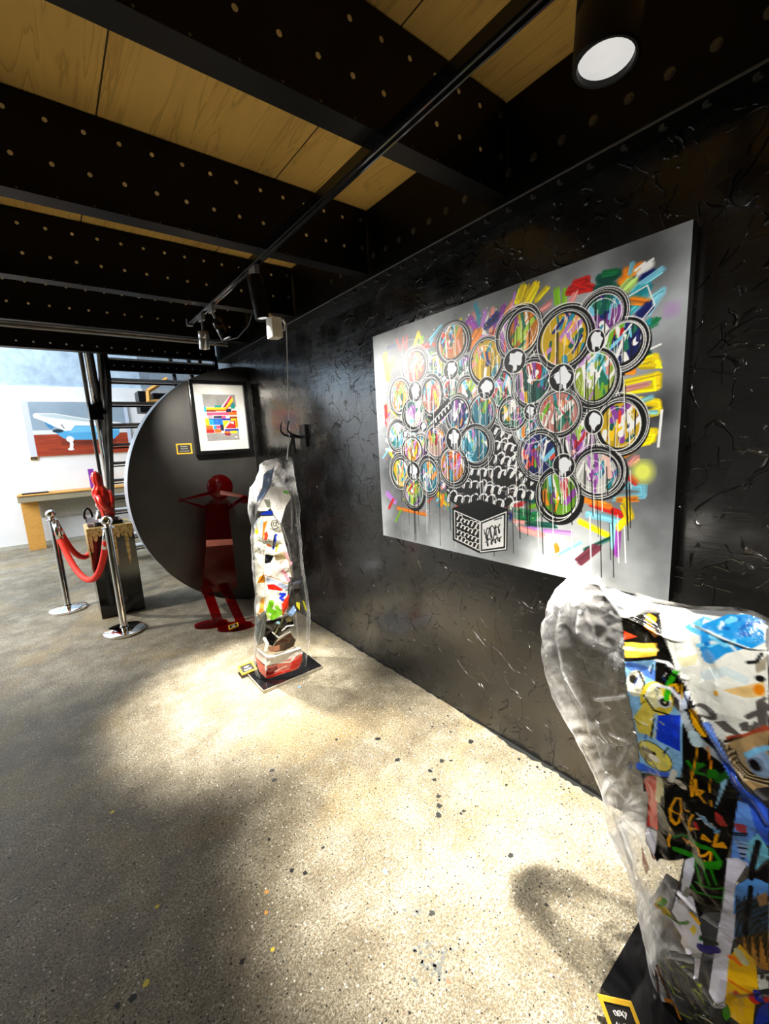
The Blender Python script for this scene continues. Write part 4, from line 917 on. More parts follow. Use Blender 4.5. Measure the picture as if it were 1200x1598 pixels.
# white scribbles looping over the flowers
for i in range(30):
    p = cen+np.array((R.uniform(-.48, .52), R.uniform(-.28, .36))); pts = [p]; a = R.uniform(0, 6.28)
    for k in range(R.randint(5, 14)):
        a += R.uniform(.2, .8); pts.append(pts[-1]+R.uniform(.02, .04)*np.array((math.cos(a), math.sin(a))))
    cp.stroke(pts, R.uniform(.0014, .0022), WHT)
# tag board
cp.poly([Z5(305, 915), (Z5(385, 830)), Z5(400, 880), Z5(320, 965)], BLK); coil(Z5(318, 940), Z5(390, 860), 5, .014, .004, WHT, 2); cp.stroke([Z5(300, 950), Z5(395, 850)], .004, WHT); cp.stroke([Z5(325, 975), Z5(400, 885)], .004, WHT)
# drips
for i in range(70):
    u = R.uniform(620, 985); t = (u-597)/(1035-597); vb = 838+87*t; v0 = R.uniform(.80, .93)*vb; cp.stroke([CV(u, v0), CV(u+2, min(vb-4, v0+R.uniform(25, 110)))], R.uniform(.0018, .0042), BLK if R.random() < .8 else WHT)
for i in range(60):
    u = R.uniform(620, 990); v0 = R.uniform(560, 760); cp.stroke([CV(u, v0), CV(u+1.5, v0+R.uniform(20, 70))], R.uniform(.0014, .0034), BLK if R.random() < .6 else WHT)
# vase block
for pts, c in ([(402, 1340), (530, 1395), (530, 1550), (404, 1488)], BLK), ([(528, 1398), (660, 1345), (655, 1535), (528, 1550)], BLK), ([(402, 1340), (530, 1300), (660, 1345), (530, 1398)], BLK), ([(540, 1412), (640, 1372), (638, 1518), (540, 1532)], (.93, .93, .93)):
    cp.poly([Z5(*p) for p in pts], c)
for i in range(4): coil(Z5(420, 1380+i*31), Z5(522, 1425+i*31), 6, .012, .0042, WHT, i)
for pts in ([(412, 1352), (528, 1402), (526, 1535), (414, 1480), (412, 1352)], [(532, 1405), (650, 1358), (648, 1528), (532, 1542), (532, 1405)]): S5(pts, .005, WHT)
coil(Z5(552, 1470), Z5(625, 1430), 4, .020, .0045, BLK, 3); coil(Z5(556, 1505), Z5(628, 1480), 4, .012, .0045, BLK, 1); S5([(548, 1440), (560, 1490), (575, 1430), (590, 1495), (600, 1420), (612, 1490)], .004, BLK); S5([(595, 1395), (630, 1385)], .004, BLK)
fp = empty('flower_painting', (CX, 1.2, CZ0), 'huge graffiti style canvas of colourful outlined flowers on the black wall', 'painting')
painted_panel('painted_face', cp, (CX, CY0, CZ0), (0, -1, 0), (0, 0, 1), M['canvas_paint'], fp)
b = BM(); box(b, (CX+.0006, CY0-CWm, CZ0), (CX+.042, CY0, CZ0+CHm)); obj('canvas_edge', b, M['black_satin'], fp)
b = BM(); box(b, (CX+.042, CY0-CWm+.05, CZ0+.05), (XW-.002, CY0-.05, CZ0+CHm-.05)); obj('stretcher_bars', b, M['pine'], fp)

# ------------------------------------------------------------------ crumpled painted acrylic sculptures
def tri(x): return np.abs((x % 1.0)*2-1)
def crumple(S, Z, seed, f=4.0):
    r = np.random.default_rng(seed); o = np.zeros_like(S)
    wx = vnoise(S+5, Z+5, 5, seed+1, 3)-.5; wz = vnoise(S+9, Z+2, 5, seed+2, 3)-.5
    for k in range(9):
        a = r.uniform(0, math.pi); ff = f*r.uniform(.7, 2.6); ph = r.random()
        o += (tri((S+wx*.25)*math.cos(a)*ff+(Z+wz*.25)*math.sin(a)*ff+ph)-.5)*(f/ff)
    return o/4.5
def sculpture(name, parent, p0, n, contour, dep, P, CR, seed, amp, nu, nv, power=2.0, glint_fn=None, zmin=.0):
    """contour: rows (h 0..1, sl, sr); top height given by contour['top'](frac 0..1)"""
    n = np.array((*n, 0.)); n /= np.linalg.norm(n); t = np.array((-n[1], n[0], 0.))   # n points to the viewer side, t to the viewer's right
    th = np.linspace(0, 2*np.pi, nu, endpoint=False); hb = np.linspace(0, 1, nv)
    TH, HB = np.meshgrid(th, hb)
    ca, sa = np.cos(TH), np.sin(TH); e = 2/power
    ca2 = np.sign(ca)*np.abs(ca)**e; sa2 = np.sign(sa)*np.abs(sa)**e
    frac = (1-ca2)/2
    sl = np.interp(HB, contour['h'], contour['sl']); sr = np.interp(HB, contour['h'], contour['sr'])
    S = sl+(sr-sl)*frac; Zt = np.interp(frac, contour['tf'], contour['tz']); Z = zmin+HB*(Zt-zmin)
    D = np.interp(HB, contour['h'], dep)*sa2
    c = crumple(S+TH*.02, Z, seed); fine = vnoise(S*1.0+3, Z+3+TH*.1, 26, seed+9, 3)-.5
    side = np.where(sa > 0, 1., .8)
    edge = np.clip(np.abs(ca), 0, 1)
    ampm = amp*(.35+.65*np.clip(HB*6, 0, 1))*np.interp(HB, [0, .85, 1], [1, 1, .6])
    D = D+c*ampm*np.abs(sa)**.5*side+fine*amp*.10
    S2 = S+(vnoise(TH*0+np.sign(ca)*3, Z*1.0, 9, seed+4, 3)-.5)*amp*.40*edge**4+fine*amp*.25*edge**3
    fold = CR.sample(S.ravel(), Z.ravel())[:, 3].reshape(nv, nu)*(sa > 0)
    D = D+fold*.011
    pos = np.array(p0)[None, None]+S2[..., None]*t+D[..., None]*n
    pos[..., 2] = Z
    col = P.sample(S.ravel(), Z.ravel()).reshape(nv, nu, 4)
    back = sa < -.08
    col[back, 3] *= 0
    cr = np.clip((np.abs(np.gradient(np.gradient(D, axis=0), axis=0))*nv*nv+np.abs(np.gradient(np.gradient(D, axis=1), axis=1))*nu*nu*.05)*.0003, 0, .04)+fold*.20  # white glint mask over sharp bends and traced folds
    if glint_fn: cr = np.clip(cr+glint_fn(S, Z, frac, HB), 0, .9)
    me = grid_mesh(name, pos.reshape(-1, 3), nu, nv, wrap=True, colors=col.reshape(-1, 4), extra=cr.ravel())
    return link_mesh(name, me, M['acrylic'], parent, smooth=True)
def mapper(p0, n):
    p0 = Vector((*p0, 0)); n = Vector((*n, 0)).normalized(); t = Vector((-n.y, n.x, 0)); C0 = Vector(CAM)
    def f(u, v):
        d = ray(u, v); k = (p0-C0).dot(n)/d.dot(n); q = C0+k*d; return np.array(((q-p0).dot(t), q.z))
    return f

# --- tall one in the middle
mp0 = (1.035, 2.55); mn = (-1.035, -2.55); mf = mapper(mp0, mn); mff = mapper((mp0[0]-.038*1.2, mp0[1]-.093*1.2), mn)
def Q1(x, y): return mff(380+x/7.99, 700+y/7.99)
def Q2(x, y): return mff(370+x/7.264, 880+y/7.264)
mpnt = Paint(.56, 1.5, 700, -.28, 0)
mcr = Paint(.56, 1.5, 500, -.28, 0)
def mpoly(Qf, pts, c, al=1.): mpnt.poly([Qf(*p) for p in pts], c, al)
def mst(Qf, pts, w, c, al=1.): mpnt.stroke([Qf(*p) for p in pts], w, c, al)
mpoly(Q1, [(250, 330), (290, 290), (380, 255), (350, 440), (250, 600), (165, 680), (170, 620), (230, 500)], (.50, .60, .78))
mpoly(Q1, [(160, 780), (230, 650), (340, 480), (470, 480), (570, 540), (600, 620), (520, 740), (465, 930), (370, 830), (340, 740)], (.95, .95, .94)); mpoly(Q1, [(220, 650), (300, 640), (340, 740), (300, 780), (200, 790), (160, 780)], (.93, .94, .95))
mpoly(Q1, [(250, 640), (330, 640), (340, 740), (300, 740)], (.52, .55, .48)); mst(Q1, [(510, 545), (560, 560)], .012, (.3, .75, .1))
mpoly(Q1, [(205, 830), (220, 810), (310, 775), (370, 780), (370, 830)], (.10, .22, .72)); 
mpoly(Q1, [(130, 1000), (210, 850), (370, 840), (460, 930), (520, 1180), (580, 1400), (600, 1598), (150, 1598), (130, 1200)], (.90, .90, .86))
mpoly(Q1, [(200, 900), (240, 900), (235, 1150), (200, 1100)], (.72, .82, .92)); mpoly(Q1, [(245, 930), (300, 900), (270, 1010), (240, 1170), (230, 1100)], (.82, .50, .10)); mpoly(Q1, [(260, 1060), (290, 1030), (310, 1090), (290, 1140), (255, 1150)], (.85, .25, .15))
mpnt.ell(Q1(160, 1050), .010, .016, (.9, .85, .1)); mpnt.ring(Q1(390, 950), .020, .028, .004, (.15, .15, .15)); mpnt.ring(Q1(390, 945), .010, .013, .004, (.1, .1, .1)); mst(Q1, [(330, 1000), (370, 1020), (440, 990)], .004, (.1, .1, .1))
mpoly(Q1, [(375, 1090), (400, 1060), (400, 1150), (370, 1270), (360, 1200)], (.06, .06, .08)); mst(Q1, [(410, 1080), (390, 1180), (370, 1260)], .012, (.08, .18, .65)); mst(Q1, [(420, 1200), (410, 1280)], .015, (.88, .82, .2)); mpoly(Q1, [(270, 1180), (350, 1170), (350, 1240), (280, 1250)], (.88, .86, .78)); mst(Q1, [(300, 1210), (330, 1225)], .012, (.88, .35, .1)); mst(Q1, [(270, 1170), (350, 1160)], .004, (.1, .1, .1))
mpoly(Q1, [(380, 1330), (500, 1280), (550, 1370), (400, 1400)], (.58, .52, .38)); mpoly(Q1, [(270, 1330), (380, 1340), (340, 1430), (265, 1440)], (.04, .04, .06)); mpoly(Q1, [(490, 1250), (550, 1300), (575, 1420), (540, 1380)], (.90, .58, .62))
mst(Q1, [(350, 1540), (500, 1390)], .004, (.85, .38, .08)); mst(Q1, [(380, 1450), (470, 1500)], .004, (.85, .38, .08)); mst(Q1, [(430, 1420), (460, 1480)], .003, (.85, .38, .08)); mst(Q1, [(480, 1560), (590, 1420)], .02, (.90, .62, .70))
mst(Q1, [(150, 1310), (230, 1230)], .003, (.1, .1, .1)); mst(Q1, [(170, 1230), (220, 1310)], .003, (.1, .1, .1)); mst(Q1, [(170, 1520), (240, 1525)], .003, (.3, .3, .3)); mst(Q1, [(185, 880), (120, 1000)], .01, (.75, .82, .9))
mst(Q1, [(255, 1180), (255, 1598)], .003, (.55, .5, .4)); mst(Q1, [(560, 1380), (600, 1598)], .006, (.55, .48, .3))
mpoly(Q2, [(205, 0), (310, 0), (320, 130), (330, 530), (215, 740), (210, 400)], (.86, .85, .80)); mpoly(Q2, [(310, 0), (590, 0), (580, 220), (560, 560), (340, 640), (320, 300)], (.90, .88, .86))
mpoly(Q2, [(250, 160), (310, 110), (315, 215), (230, 230)], (.80, .50, .06)); mst(Q2, [(265, 200), (300, 130)], .004, (.05, .05, .05)); mst(Q2, [(320, 130), (580, 220)], .004, (.6, .4, .2)); mpoly(Q2, [(330, 150), (580, 240), (570, 290), (340, 220)], (.70, .76, .88)); mst(Q2, [(520, 80), (580, 180)], .022, (.90, .55, .62)); mst(Q2, [(440, 30), (540, 130)], .006, (.92, .7, .75))
mpoly(Q2, [(340, 240), (420, 235), (520, 290), (500, 310), (350, 290)], (.88, .12, .08)); mpoly(Q2, [(330, 310), (440, 330), (490, 500), (380, 470), (330, 500)], (.92, .93, .80)); mst(Q2, [(470, 340), (540, 340), (490, 380), (530, 410)], .018, (.10, .20, .75)); mst(Q2, [(455, 360), (480, 320)], .006, (.85, .75, .2))
mpoly(Q2, [(510, 430), (590, 330), (580, 470), (520, 570), (500, 520)], (.80, .18, .08)); mst(Q2, [(390, 430), (360, 520), (430, 540), (400, 600)], .032, (.42, .72, .12)); mst(Q2, [(450, 480), (490, 550), (420, 590)], .026, (.50, .78, .18)); mst(Q2, [(340, 560), (360, 600)], .02, (.70, .85, .45))
mpoly(Q2, [(270, 400), (310, 390), (300, 560), (240, 580)], (.88, .62, .25)); mst(Q2, [(240, 600), (280, 640)], .014, (.75, .45, .15)); mpoly(Q2, [(210, 640), (320, 520), (330, 700), (300, 900), (230, 950), (200, 850)], (.36, .40, .40), .75); mpoly(Q2, [(225, 260), (310, 250), (310, 370), (225, 390)], (.92, .91, .88))
mpoly(Q2, [(330, 650), (420, 620), (620, 570), (640, 680), (560, 740), (470, 820), (400, 920), (300, 890)], (.015, .015, .015)); mpnt.ell(Q2(460, 650), .013, .010, (.6, .8, .85)); mst(Q2, [(420, 790), (520, 600)], .008, (.55, .52, .35)); mpoly(Q2, [(550, 620), (620, 570), (620, 650), (560, 660)], (.40, .36, .22))
mpoly(Q2, [(440, 870), (600, 770), (665, 860), (640, 930), (540, 970), (370, 980)], (.22, .13, .07)); mpoly(Q2, [(350, 930), (480, 900), (480, 960), (370, 985)], (.62, .42, .32)); mst(Q2, [(510, 740), (560, 700), (640, 690)], .008, WHT); mst(Q2, [(400, 770), (470, 820), (600, 760)], .008, WHT); mst(Q2, [(310, 850), (340, 900), (320, 980)], .022, WHT)
mpoly(Q2, [(560, 560), (640, 460), (670, 520), (620, 600)], (.55, .70, .92)); mpoly(Q2, [(665, 430), (715, 440), (710, 530), (670, 480)], (.82, .80, .15)); mpoly(Q2, [(735, 410), (770, 450), (800, 560), (770, 530)], (.72, .74, .15)); mpoly(Q2, [(620, 200), (740, 180), (740, 260), (640, 270)], (.55, .60, .70), .6); mpoly(Q2, [(640, 280), (720, 280), (700, 330), (650, 340)], (.12, .04, .03), .8)
mpoly(Q2, [(230, 980), (340, 1020), (700, 930), (740, 1000), (740, 1030), (340, 1150), (210, 1090)], (.90, .88, .86)); mpoly(Q2, [(200, 1080), (330, 1160), (560, 1080), (740, 1010), (740, 1100), (700, 1180), (330, 1300), (250, 1230)], (.85, .42, .36)); mpoly(Q2, [(330, 1180), (440, 1150), (470, 1190), (400, 1240), (330, 1260)], (.45, .04, .03)); mpoly(Q2, [(610, 1110), (730, 1040), (735, 1110), (680, 1180), (600, 1190)], (.86, .14, .07)); mst(Q2, [(340, 1290), (450, 1240), (600, 1200)], .014, (.85, .15, .1)); mst(Q2, [(430, 1210), (560, 1150)], .010, (.95, .80, .75)); mst(Q2, [(320, 1020), (330, 1190)], .014, WHT); mst(Q2, [(350, 1120), (600, 1100), (680, 1010)], .012, WHT); mst(Q2, [(260, 1000), (340, 1060)], .01, (.95, .78, .75))
for Qf, pts in ((Q1, [(470, 200), (330, 480), (220, 640), (160, 760), (125, 1000), (105, 1598)]), (Q1, [(530, 170), (590, 500), (600, 640), (605, 1050)]), (Q1, [(590, 300), (640, 650), (690, 1000), (740, 1598)]), (Q1, [(520, 740), (465, 930), (560, 1200), (610, 1598)]), (Q1, [(250, 900), (258, 1598)]), (Q1, [(480, 180), (430, 330), (340, 480)]), (Q1, [(390, 230), (340, 450)]), (Q1, [(100, 470), (60, 560), (110, 760)]), (Q1, [(60, 450), (220, 330)]), (Q1, [(340, 750), (450, 930)]), (Q2, [(310, 0), (330, 500), (240, 960)]), (Q2, [(620, 0), (590, 350), (430, 780)]), (Q2, [(740, 0), (800, 560), (790, 900), (730, 1030)]), (Q2, [(190, 0), (205, 500), (195, 1050)]), (Q2, [(660, 520), (690, 850), (640, 940)]), (Q2, [(230, 990), (340, 1050), (720, 950)]), (Q2, [(320, 1010), (330, 1280)]), (Q2, [(200, 1180), (260, 1330), (330, 1420)])):
    mcr.stroke([Qf(*p) for p in pts], .006, (1, 1, 1), soft=.0035)  # fold lines: raised ridges with whitened glints painted along them
mc = empty('acrylic_column_sculpture', (1.035, 2.55, 0), 'tall crumpled clear acrylic sculpture with colourful painted scraps on a black base', 'sculpture')
rows = [(1061, 402, 470), (1040, 396, 478), (1000, 396, 484), (960, 397, 484), (920, 396, 478), (880, 394, 474), (840, 393, 470), (800, 388, 468), (775, 386, 464), (752, 388, 461), (740, 398, 459), (728, 403, 457), (716, 404, 453)]
hz = []; SLm = []; SRm = []
top_z = mf(430, 716)[1]
for v, a, c in rows[1:]:
    zz = mf((a+c)/2, v)[1]; hz.append(np.clip((zz-.024)/(top_z-.024), 0, 1)); SLm.append(mf(a, v)[0]); SRm.append(mf(c, v)[0])
o_ = np.argsort(hz); hz = np.array(hz)[o_]; SLm = np.array(SLm)[o_]; SRm = np.array(SRm)[o_]
cont = dict(h=hz, sl=SLm, sr=SRm, tf=[0, .15, .5, .85, 1], tz=[top_z-.03, top_z-.01, top_z, top_z+.015, top_z])
depm = np.interp(hz, [0, .1, .3, .75, .9, 1], [.13, .14, .13, .11, .09, .05])
def cf_m(S, Z, fr_, HB):  # noise-broken white glints painted on the crest, left shoulder and side rims
    up = np.clip((HB-.80)/.08, 0, 1)*np.clip(vnoise(S, Z, 22, 77, 3)*2.4-.9, 0, 1)*.8
    left = np.clip(1-np.abs(Z-1.22)/.11, 0, 1)*np.clip((.32-fr_)/.2, 0, 1)*np.clip(vnoise(S, Z, 30, 78, 3)*2.6-.8, 0, 1)
    ed = np.clip(vnoise(S*.5, Z, 14, 79, 2)*2-.8, 0, 1)*np.clip(np.abs(fr_-.5)*2-.85, 0, 1)*4
    return up+left+ed*.6
sculpture('acrylic_sheet', mc, (mp0[0], mp0[1], 0), mn, cont, depm, mpnt, mcr, 31, .045, 420, 900, 2.9, cf_m, .024)
b = BM(); box(b, (.832, 2.37, 0), (1.245, 2.74, .018)); obj('base_plate', b, M['black_gloss'], mc)
b = BM()
for lo, hi in (((.828, 2.366), (1.249, 2.370)), ((.828, 2.74), (1.249, 2.744)), ((.828, 2.37), (.832, 2.74)), ((1.245, 2.37), (1.249, 2.74))): box(b, (*lo, 0), (*hi, .0195))
obj('base_edge', b, plain('brushed_edge', (.45, .42, .36), .4, .5), mc)
plaque((.845, 2.675, .030), (1, 0, 0), (.05, .98, .12), (0, -.12, 1), .105, .105, 'gold framed caption card on the base of the tall acrylic sculpture', 31, lines=2)

# --- big foreground one
bp0 = (1.13, .21); bn = (-1.13, -.21); bf = mapper(bp0, bn); bff = mapper((bp0[0]-.098*.95, bp0[1]-.018*.95), bn)
def B7(x, y): return bff(820+x*.31667, 860+y*.31667)
def B8(x, y): return bff(880+x*.26667, 1200+y*.26667)
def B4(x, y): return bff(1000+x*.18779, 920+y*.18773)
def B3(x, y): return bff(840+x*.18333, 860+y*.18333)
def B5(x, y): return bff(960+x*.2, 1180+y*.2)
def B6(x, y): return bff(980+x*.18333, 1380+y*.18333)
bpnt = Paint(1.0, 1.45, 800, -.45, -.1)
bcr = Paint(1.0, 1.45, 600, -.45, -.1)
def bpo(Qf, pts, c, al=1.): bpnt.poly([Qf(*p) for p in pts], c, al)
def bst(Qf, pts, w, c, al=1.): bpnt.stroke([Qf(*p) for p in pts], w, c, al)
def bel(Qf, x, y, rx, ry, c, al=1., ang=0, soft=None):
    q0 = Qf(x, y); a_ = abs(Qf(x+rx, y)[0]-Qf(x-rx, y)[0])/2; b_ = abs(Qf(x, y+ry)[1]-Qf(x, y-ry)[1])/2; bpnt.ell(q0, a_, b_, c, ang, al, soft)
DK = (.028, .024, .018)
# dark gaps
bpo(B4, [(90, 290), (160, 400), (340, 760), (520, 1060), (800, 1598), (350, 1598), (350, 1000), (120, 600)], DK)
bpo(B5, [(380, 170), (540, 150), (860, 0), (970, 240), (960, 420), (930, 600), (880, 760), (830, 1190), (440, 1180), (540, 780), (300, 800), (340, 500)], (.012, .012, .012))
# cream panel
bpo(B4, [(70, 180), (450, 260), (900, 280), (1020, 320), (1050, 560), (1065, 900), (1065, 1120), (700, 1250), (520, 1060), (340, 760), (200, 480)], (.90, .90, .86))
bpo(B4, [(260, 240), (600, 240), (900, 290), (700, 330), (400, 300)], (.35, .36, .38), .85); bpo(B4, [(470, 380), (700, 310), (1000, 320), (1030, 520), (860, 540), (700, 570), (560, 650), (480, 560)], (.12, .55, .82)); bpo(B4, [(330, 390), (500, 320), (470, 450), (380, 420)], (.35, .68, .86))
for i in range(26):
    x0 = R.uniform(480, 980); y0 = R.uniform(330, 540); bst(B4, [(x0, y0), (x0+R.uniform(-90, 110), y0+R.uniform(-30, 60))], R.uniform(.003, .009), R.choice([(.05, .40, .72), (.45, .78, .92), (.10, .60, .85), (.80, .88, .9)]), .9)
bel(B4, 550, 600, 60, 50, (.30, .60, .85)); bst(B4, [(520, 740), (700, 690), (860, 760)], .016, (.80, .85, .85), .8); bst(B4, [(400, 380), (560, 420), (900, 540)], .006, (.95, .95, .95))
bpo(B4, [(680, 820), (1030, 780), (1030, 890), (860, 890)], (.90, .72, .40), .8); bel(B4, 980, 840, 50, 40, (.90, .52, .08), .9); bel(B4, 625, 850, 18, 20, (.92, .65, .05)); bpo(B4, [(280, 590), (470, 590), (440, 660), (340, 660)], (.90, .86, .62), .7)
bst(B4, [(885, 640), (960, 640), (1000, 590)], .006, (.1, .1, .1)); bel(B4, 990, 760, 45, 22, (.05, .05, .05)); bpo(B4, [(950, 660), (1050, 600), (1040, 700), (960, 720)], (.62, .58, .50))
GY = (.34, .32, .30)
bel(B4, 545, 995, 100, 50, GY, ang=-.2); bel(B4, 505, 990, 70, 24, (.88, .88, .85), ang=-.2); bpo(B4, [(610, 1070), (700, 1060), (830, 1160), (810, 1175), (700, 1140)], GY); bpo(B4, [(820, 1080), (880, 1060), (910, 1100), (905, 1140), (830, 1130)], GY); bst(B4, [(920, 1140), (950, 1080), (985, 1120)], .007, GY); bst(B4, [(890, 1030), (980, 1000), (1060, 960)], .010, GY); bst(B4, [(1000, 940), (1010, 1080)], .016, GY); bst(B4, [(990, 920), (1030, 905)], .006, GY)
bst(B4, [(740, 1200), (900, 1170), (1040, 1110)], .011, (.62, .25, .15)); bst(B4, [(700, 1220), (850, 1185)], .006, (.2, .1, .05))
# striped character-free strip: bands and ovals
bpo(B7, [(455, 350), (640, 350), (640, 640), (780, 800), (780, 1010), (770, 1100), (575, 1100), (535, 800)], (.50, .70, .85)); bpo(B7, [(455, 350), (640, 350), (640, 540), (490, 540)], (.035, .03, .02)); bpo(B7, [(470, 410), (540, 440), (475, 450)], (.80, .20, .08)); bpo(B7, [(480, 460), (640, 470), (640, 525), (490, 525)], (.88, .66, .20)); bst(B7, [(480, 485), (640, 500)], .008, (.95, .85, .5)); bst(B7, [(590, 400), (625, 430)], .014, (.88, .50, .06)); bst(B7, [(585, 365), (610, 375)], .012, (.85, .6, .1)); bst(B7, [(490, 530), (640, 535)], .006, (.05, .05, .04))
bst(B7, [(520, 560), (640, 610)], .020, (.30, .45, .75)); bpo(B7, [(740, 690), (690, 690), (640, 640), (640, 540), (700, 560)], DK)
bel(B7, 550, 640, 45, 58, (.86, .84, .74)); bel(B7, 535, 620, 20, 18, (.15, .14, .12)); bst(B7, [(560, 590), (590, 640), (580, 700)], .004, (.1, .1, .08))
bel(B7, 650, 720, 80, 85, (.88, .78, .22)); bel(B7, 640, 700, 40, 60, (.92, .90, .70)); bel(B7, 690, 730, 34, 30, (.85, .85, .85)); bel(B7, 690, 728, 24, 20, (.05, .05, .05)); bel(B7, 690, 728, 7, 5, (.9, .9, .9)); bst(B7, [(590, 690), (640, 770), (720, 800)], .004, (.1, .1, .08))
bpo(B7, [(540, 800), (590, 730), (650, 790), (640, 900), (560, 880)], (.86, .78, .32)); bpo(B7, [(650, 795), (770, 795), (770, 960), (640, 900)], (.05, .20, .75)); bst(B7, [(650, 790), (640, 900), (700, 950)], .006, (.55, .72, .88)); bst(B7, [(640, 800), (625, 900)], .004, (.03, .03, .03))
bel(B7, 643, 990, 90, 62, (.03, .03, .02), ang=-.35); bel(B7, 643, 990, 86, 58, (.86, .80, .34), ang=-.35); bel(B7, 600, 985, 40, 35, (.60, .56, .38)); bel(B7, 640, 1000, 30, 16, (.95, .93, .85)); bst(B7, [(590, 965), (640, 975)], .008, (.15, .1, .05))
bst(B7, [(570, 1050), (640, 1080), (720, 1085)], .020, (.22, .38, .80)); bpo(B7, [(575, 1085), (780, 1090), (780, 1200), (575, 1200)], (.03, .03, .028)); bst(B7, [(720, 1110), (740, 1060)], .012, (.85, .85, .8)); bst(B7, [(665, 1110), (668, 1180)], .014, (.80, .78, .60))
for i in range(40):
    x0 = R.uniform(520, 770); y0 = R.uniform(560, 1060); bst(B7, [(x0, y0), (x0+R.uniform(-25, 25), y0+R.uniform(5, 40))], R.uniform(.0015, .004), R.choice([(.92, .94, .95), (.9, .8, .3), (.15, .3, .7), (.06, .06, .06)]), .7)
# red streak, cream scraps
bpo(B5, [(215, 200), (260, 140), (325, 140), (330, 260), (330, 590), (230, 590), (245, 340)], (.80, .09, .04)); bst(B5, [(240, 640), (300, 790)], .010, (.75, .25, .2)); bpo(B5, [(225, 600), (325, 600), (305, 800), (230, 690)], (.80, .79, .82)); bpo(B5, [(200, 720), (270, 870), (240, 930), (205, 820)], (.78, .40, .33), .8); bst(B5, [(350, 180), (335, 330)], .012, (.84, .80, .60)); bst(B5, [(500, 170), (530, 210)], .016, (.78, .74, .68))
# lettering on the black panel
YW, GR = (.86, .58, .05), (.10, .42, .05)
bst(B5, [(470, 500), (435, 450), (445, 360), (480, 300), (515, 300), (520, 400), (500, 500), (470, 515), (440, 480), (430, 380), (535, 470)], .0045, YW); bst(B5, [(555, 400), (575, 405)], .005, YW); bst(B5, [(610, 430), (580, 480), (575, 545)], .0045, YW); bst(B5, [(590, 560), (600, 540), (635, 545)], .005, YW); bst(B5, [(430, 540), (432, 560)], .004, YW); bst(B5, [(432, 600), (415, 650), (420, 690)], .006, YW)
bst(B5, [(740, 650), (690, 600), (680, 625), (730, 650)], .0055, YW); bst(B5, [(800, 580), (770, 690), (860, 700), (840, 670), (800, 680), (860, 700)], .006, YW); bst(B5, [(530, 640), (560, 680), (580, 660), (600, 690), (640, 670), (660, 740), (700, 740), (750, 720), (740, 800), (700, 770)], .0045, YW)
bst(B5, [(600, 280), (595, 200), (610, 270), (630, 150), (640, 270), (655, 230), (690, 240), (660, 270), (705, 340)], .0045, YW); bst(B5, [(605, 50), (600, 180)], .003, YW); bst(B5, [(750, 0), (740, 250)], .0028, YW); bst(B5, [(745, 320), (750, 370)], .004, YW)
bst(B4, [(400, 1380), (440, 1440), (480, 1400)], .007, GR); bst(B4, [(520, 1410), (470, 1440), (460, 1480), (530, 1500)], .008, GR); bst(B4, [(570, 1520), (580, 1470), (620, 1470), (610, 1520), (640, 1500)], .009, GR); bst(B4, [(290, 680), (240, 770), (220, 880)], .011, (.16, .60, .06)); bst(B4, [(250, 790), (290, 790), (310, 840)], .006, (.85, .62, .06)); bst(B4, [(330, 790), (350, 900), (380, 960)], .004, (.85, .62, .06)); bst(B4, [(440, 990), (470, 1090), (530, 1160)], .013, (.86, .62, .06))
bst(B4, [(120, 600), (220, 620), (290, 660)], .006, (.85, .85, .85)); bst(B4, [(140, 770), (250, 810), (330, 900), (345, 1000)], .007, (.85, .85, .88)); bst(B4, [(360, 1010), (440, 1160), (620, 1330), (760, 1430)], .015, (.62, .66, .68)); bst(B4, [(450, 1170), (470, 1230)], .022, (.72, .82, .85)); bst(B4, [(480, 1270), (420, 1598)], .0028, YW); bst(B4, [(560, 1270), (590, 1430)], .0035, (.80, .45, .08)); bst(B4, [(380, 860), (360, 960)], .01, (.75, .80, .9))
bst(B5, [(460, 620), (520, 605), (600, 640), (760, 720), (820, 800), (800, 830), (620, 790)], .008, GR); bst(B5, [(465, 715), (560, 750), (700, 790), (810, 810)], .011, (.12, .45, .06)); bst(B5, [(620, 660), (700, 690)], .010, GR)
for pts in ([(610, 780), (650, 850), (670, 940)], [(690, 810), (740, 940)], [(750, 830), (795, 940)], [(640, 930), (760, 970), (860, 980), (940, 1000)], [(560, 900), (640, 1000), (700, 1020), (840, 1060)], [(855, 980), (850, 1190)]): bst(B5, pts, .0055, (.10, .40, .06))
bpo(B5, [(780, 390), (840, 130), (880, 90), (880, 150), (810, 340)], (.52, .70, .80)); bst(B5, [(800, 160), (880, 90), (830, 120), (900, 110)], .010, (.08, .32, .08)); bpo(B5, [(780, 410), (830, 440), (880, 530), (820, 530), (780, 480)], (.62, .16, .14)); bpo(B5, [(610, 480), (640, 490), (660, 560), (615, 520)], (.70, .12, .16))
for i in range(16):
    x0 = 640+i*9; y0 = 400+i*9; bst(B5, [(x0+R.uniform(-20, 20), y0+R.uniform(-10, 50)), (x0+40, y0+30+R.uniform(0, 50))], .004, R.choice([(.70, .72, .72), (.35, .55, .70), (.50, .52, .52)]))
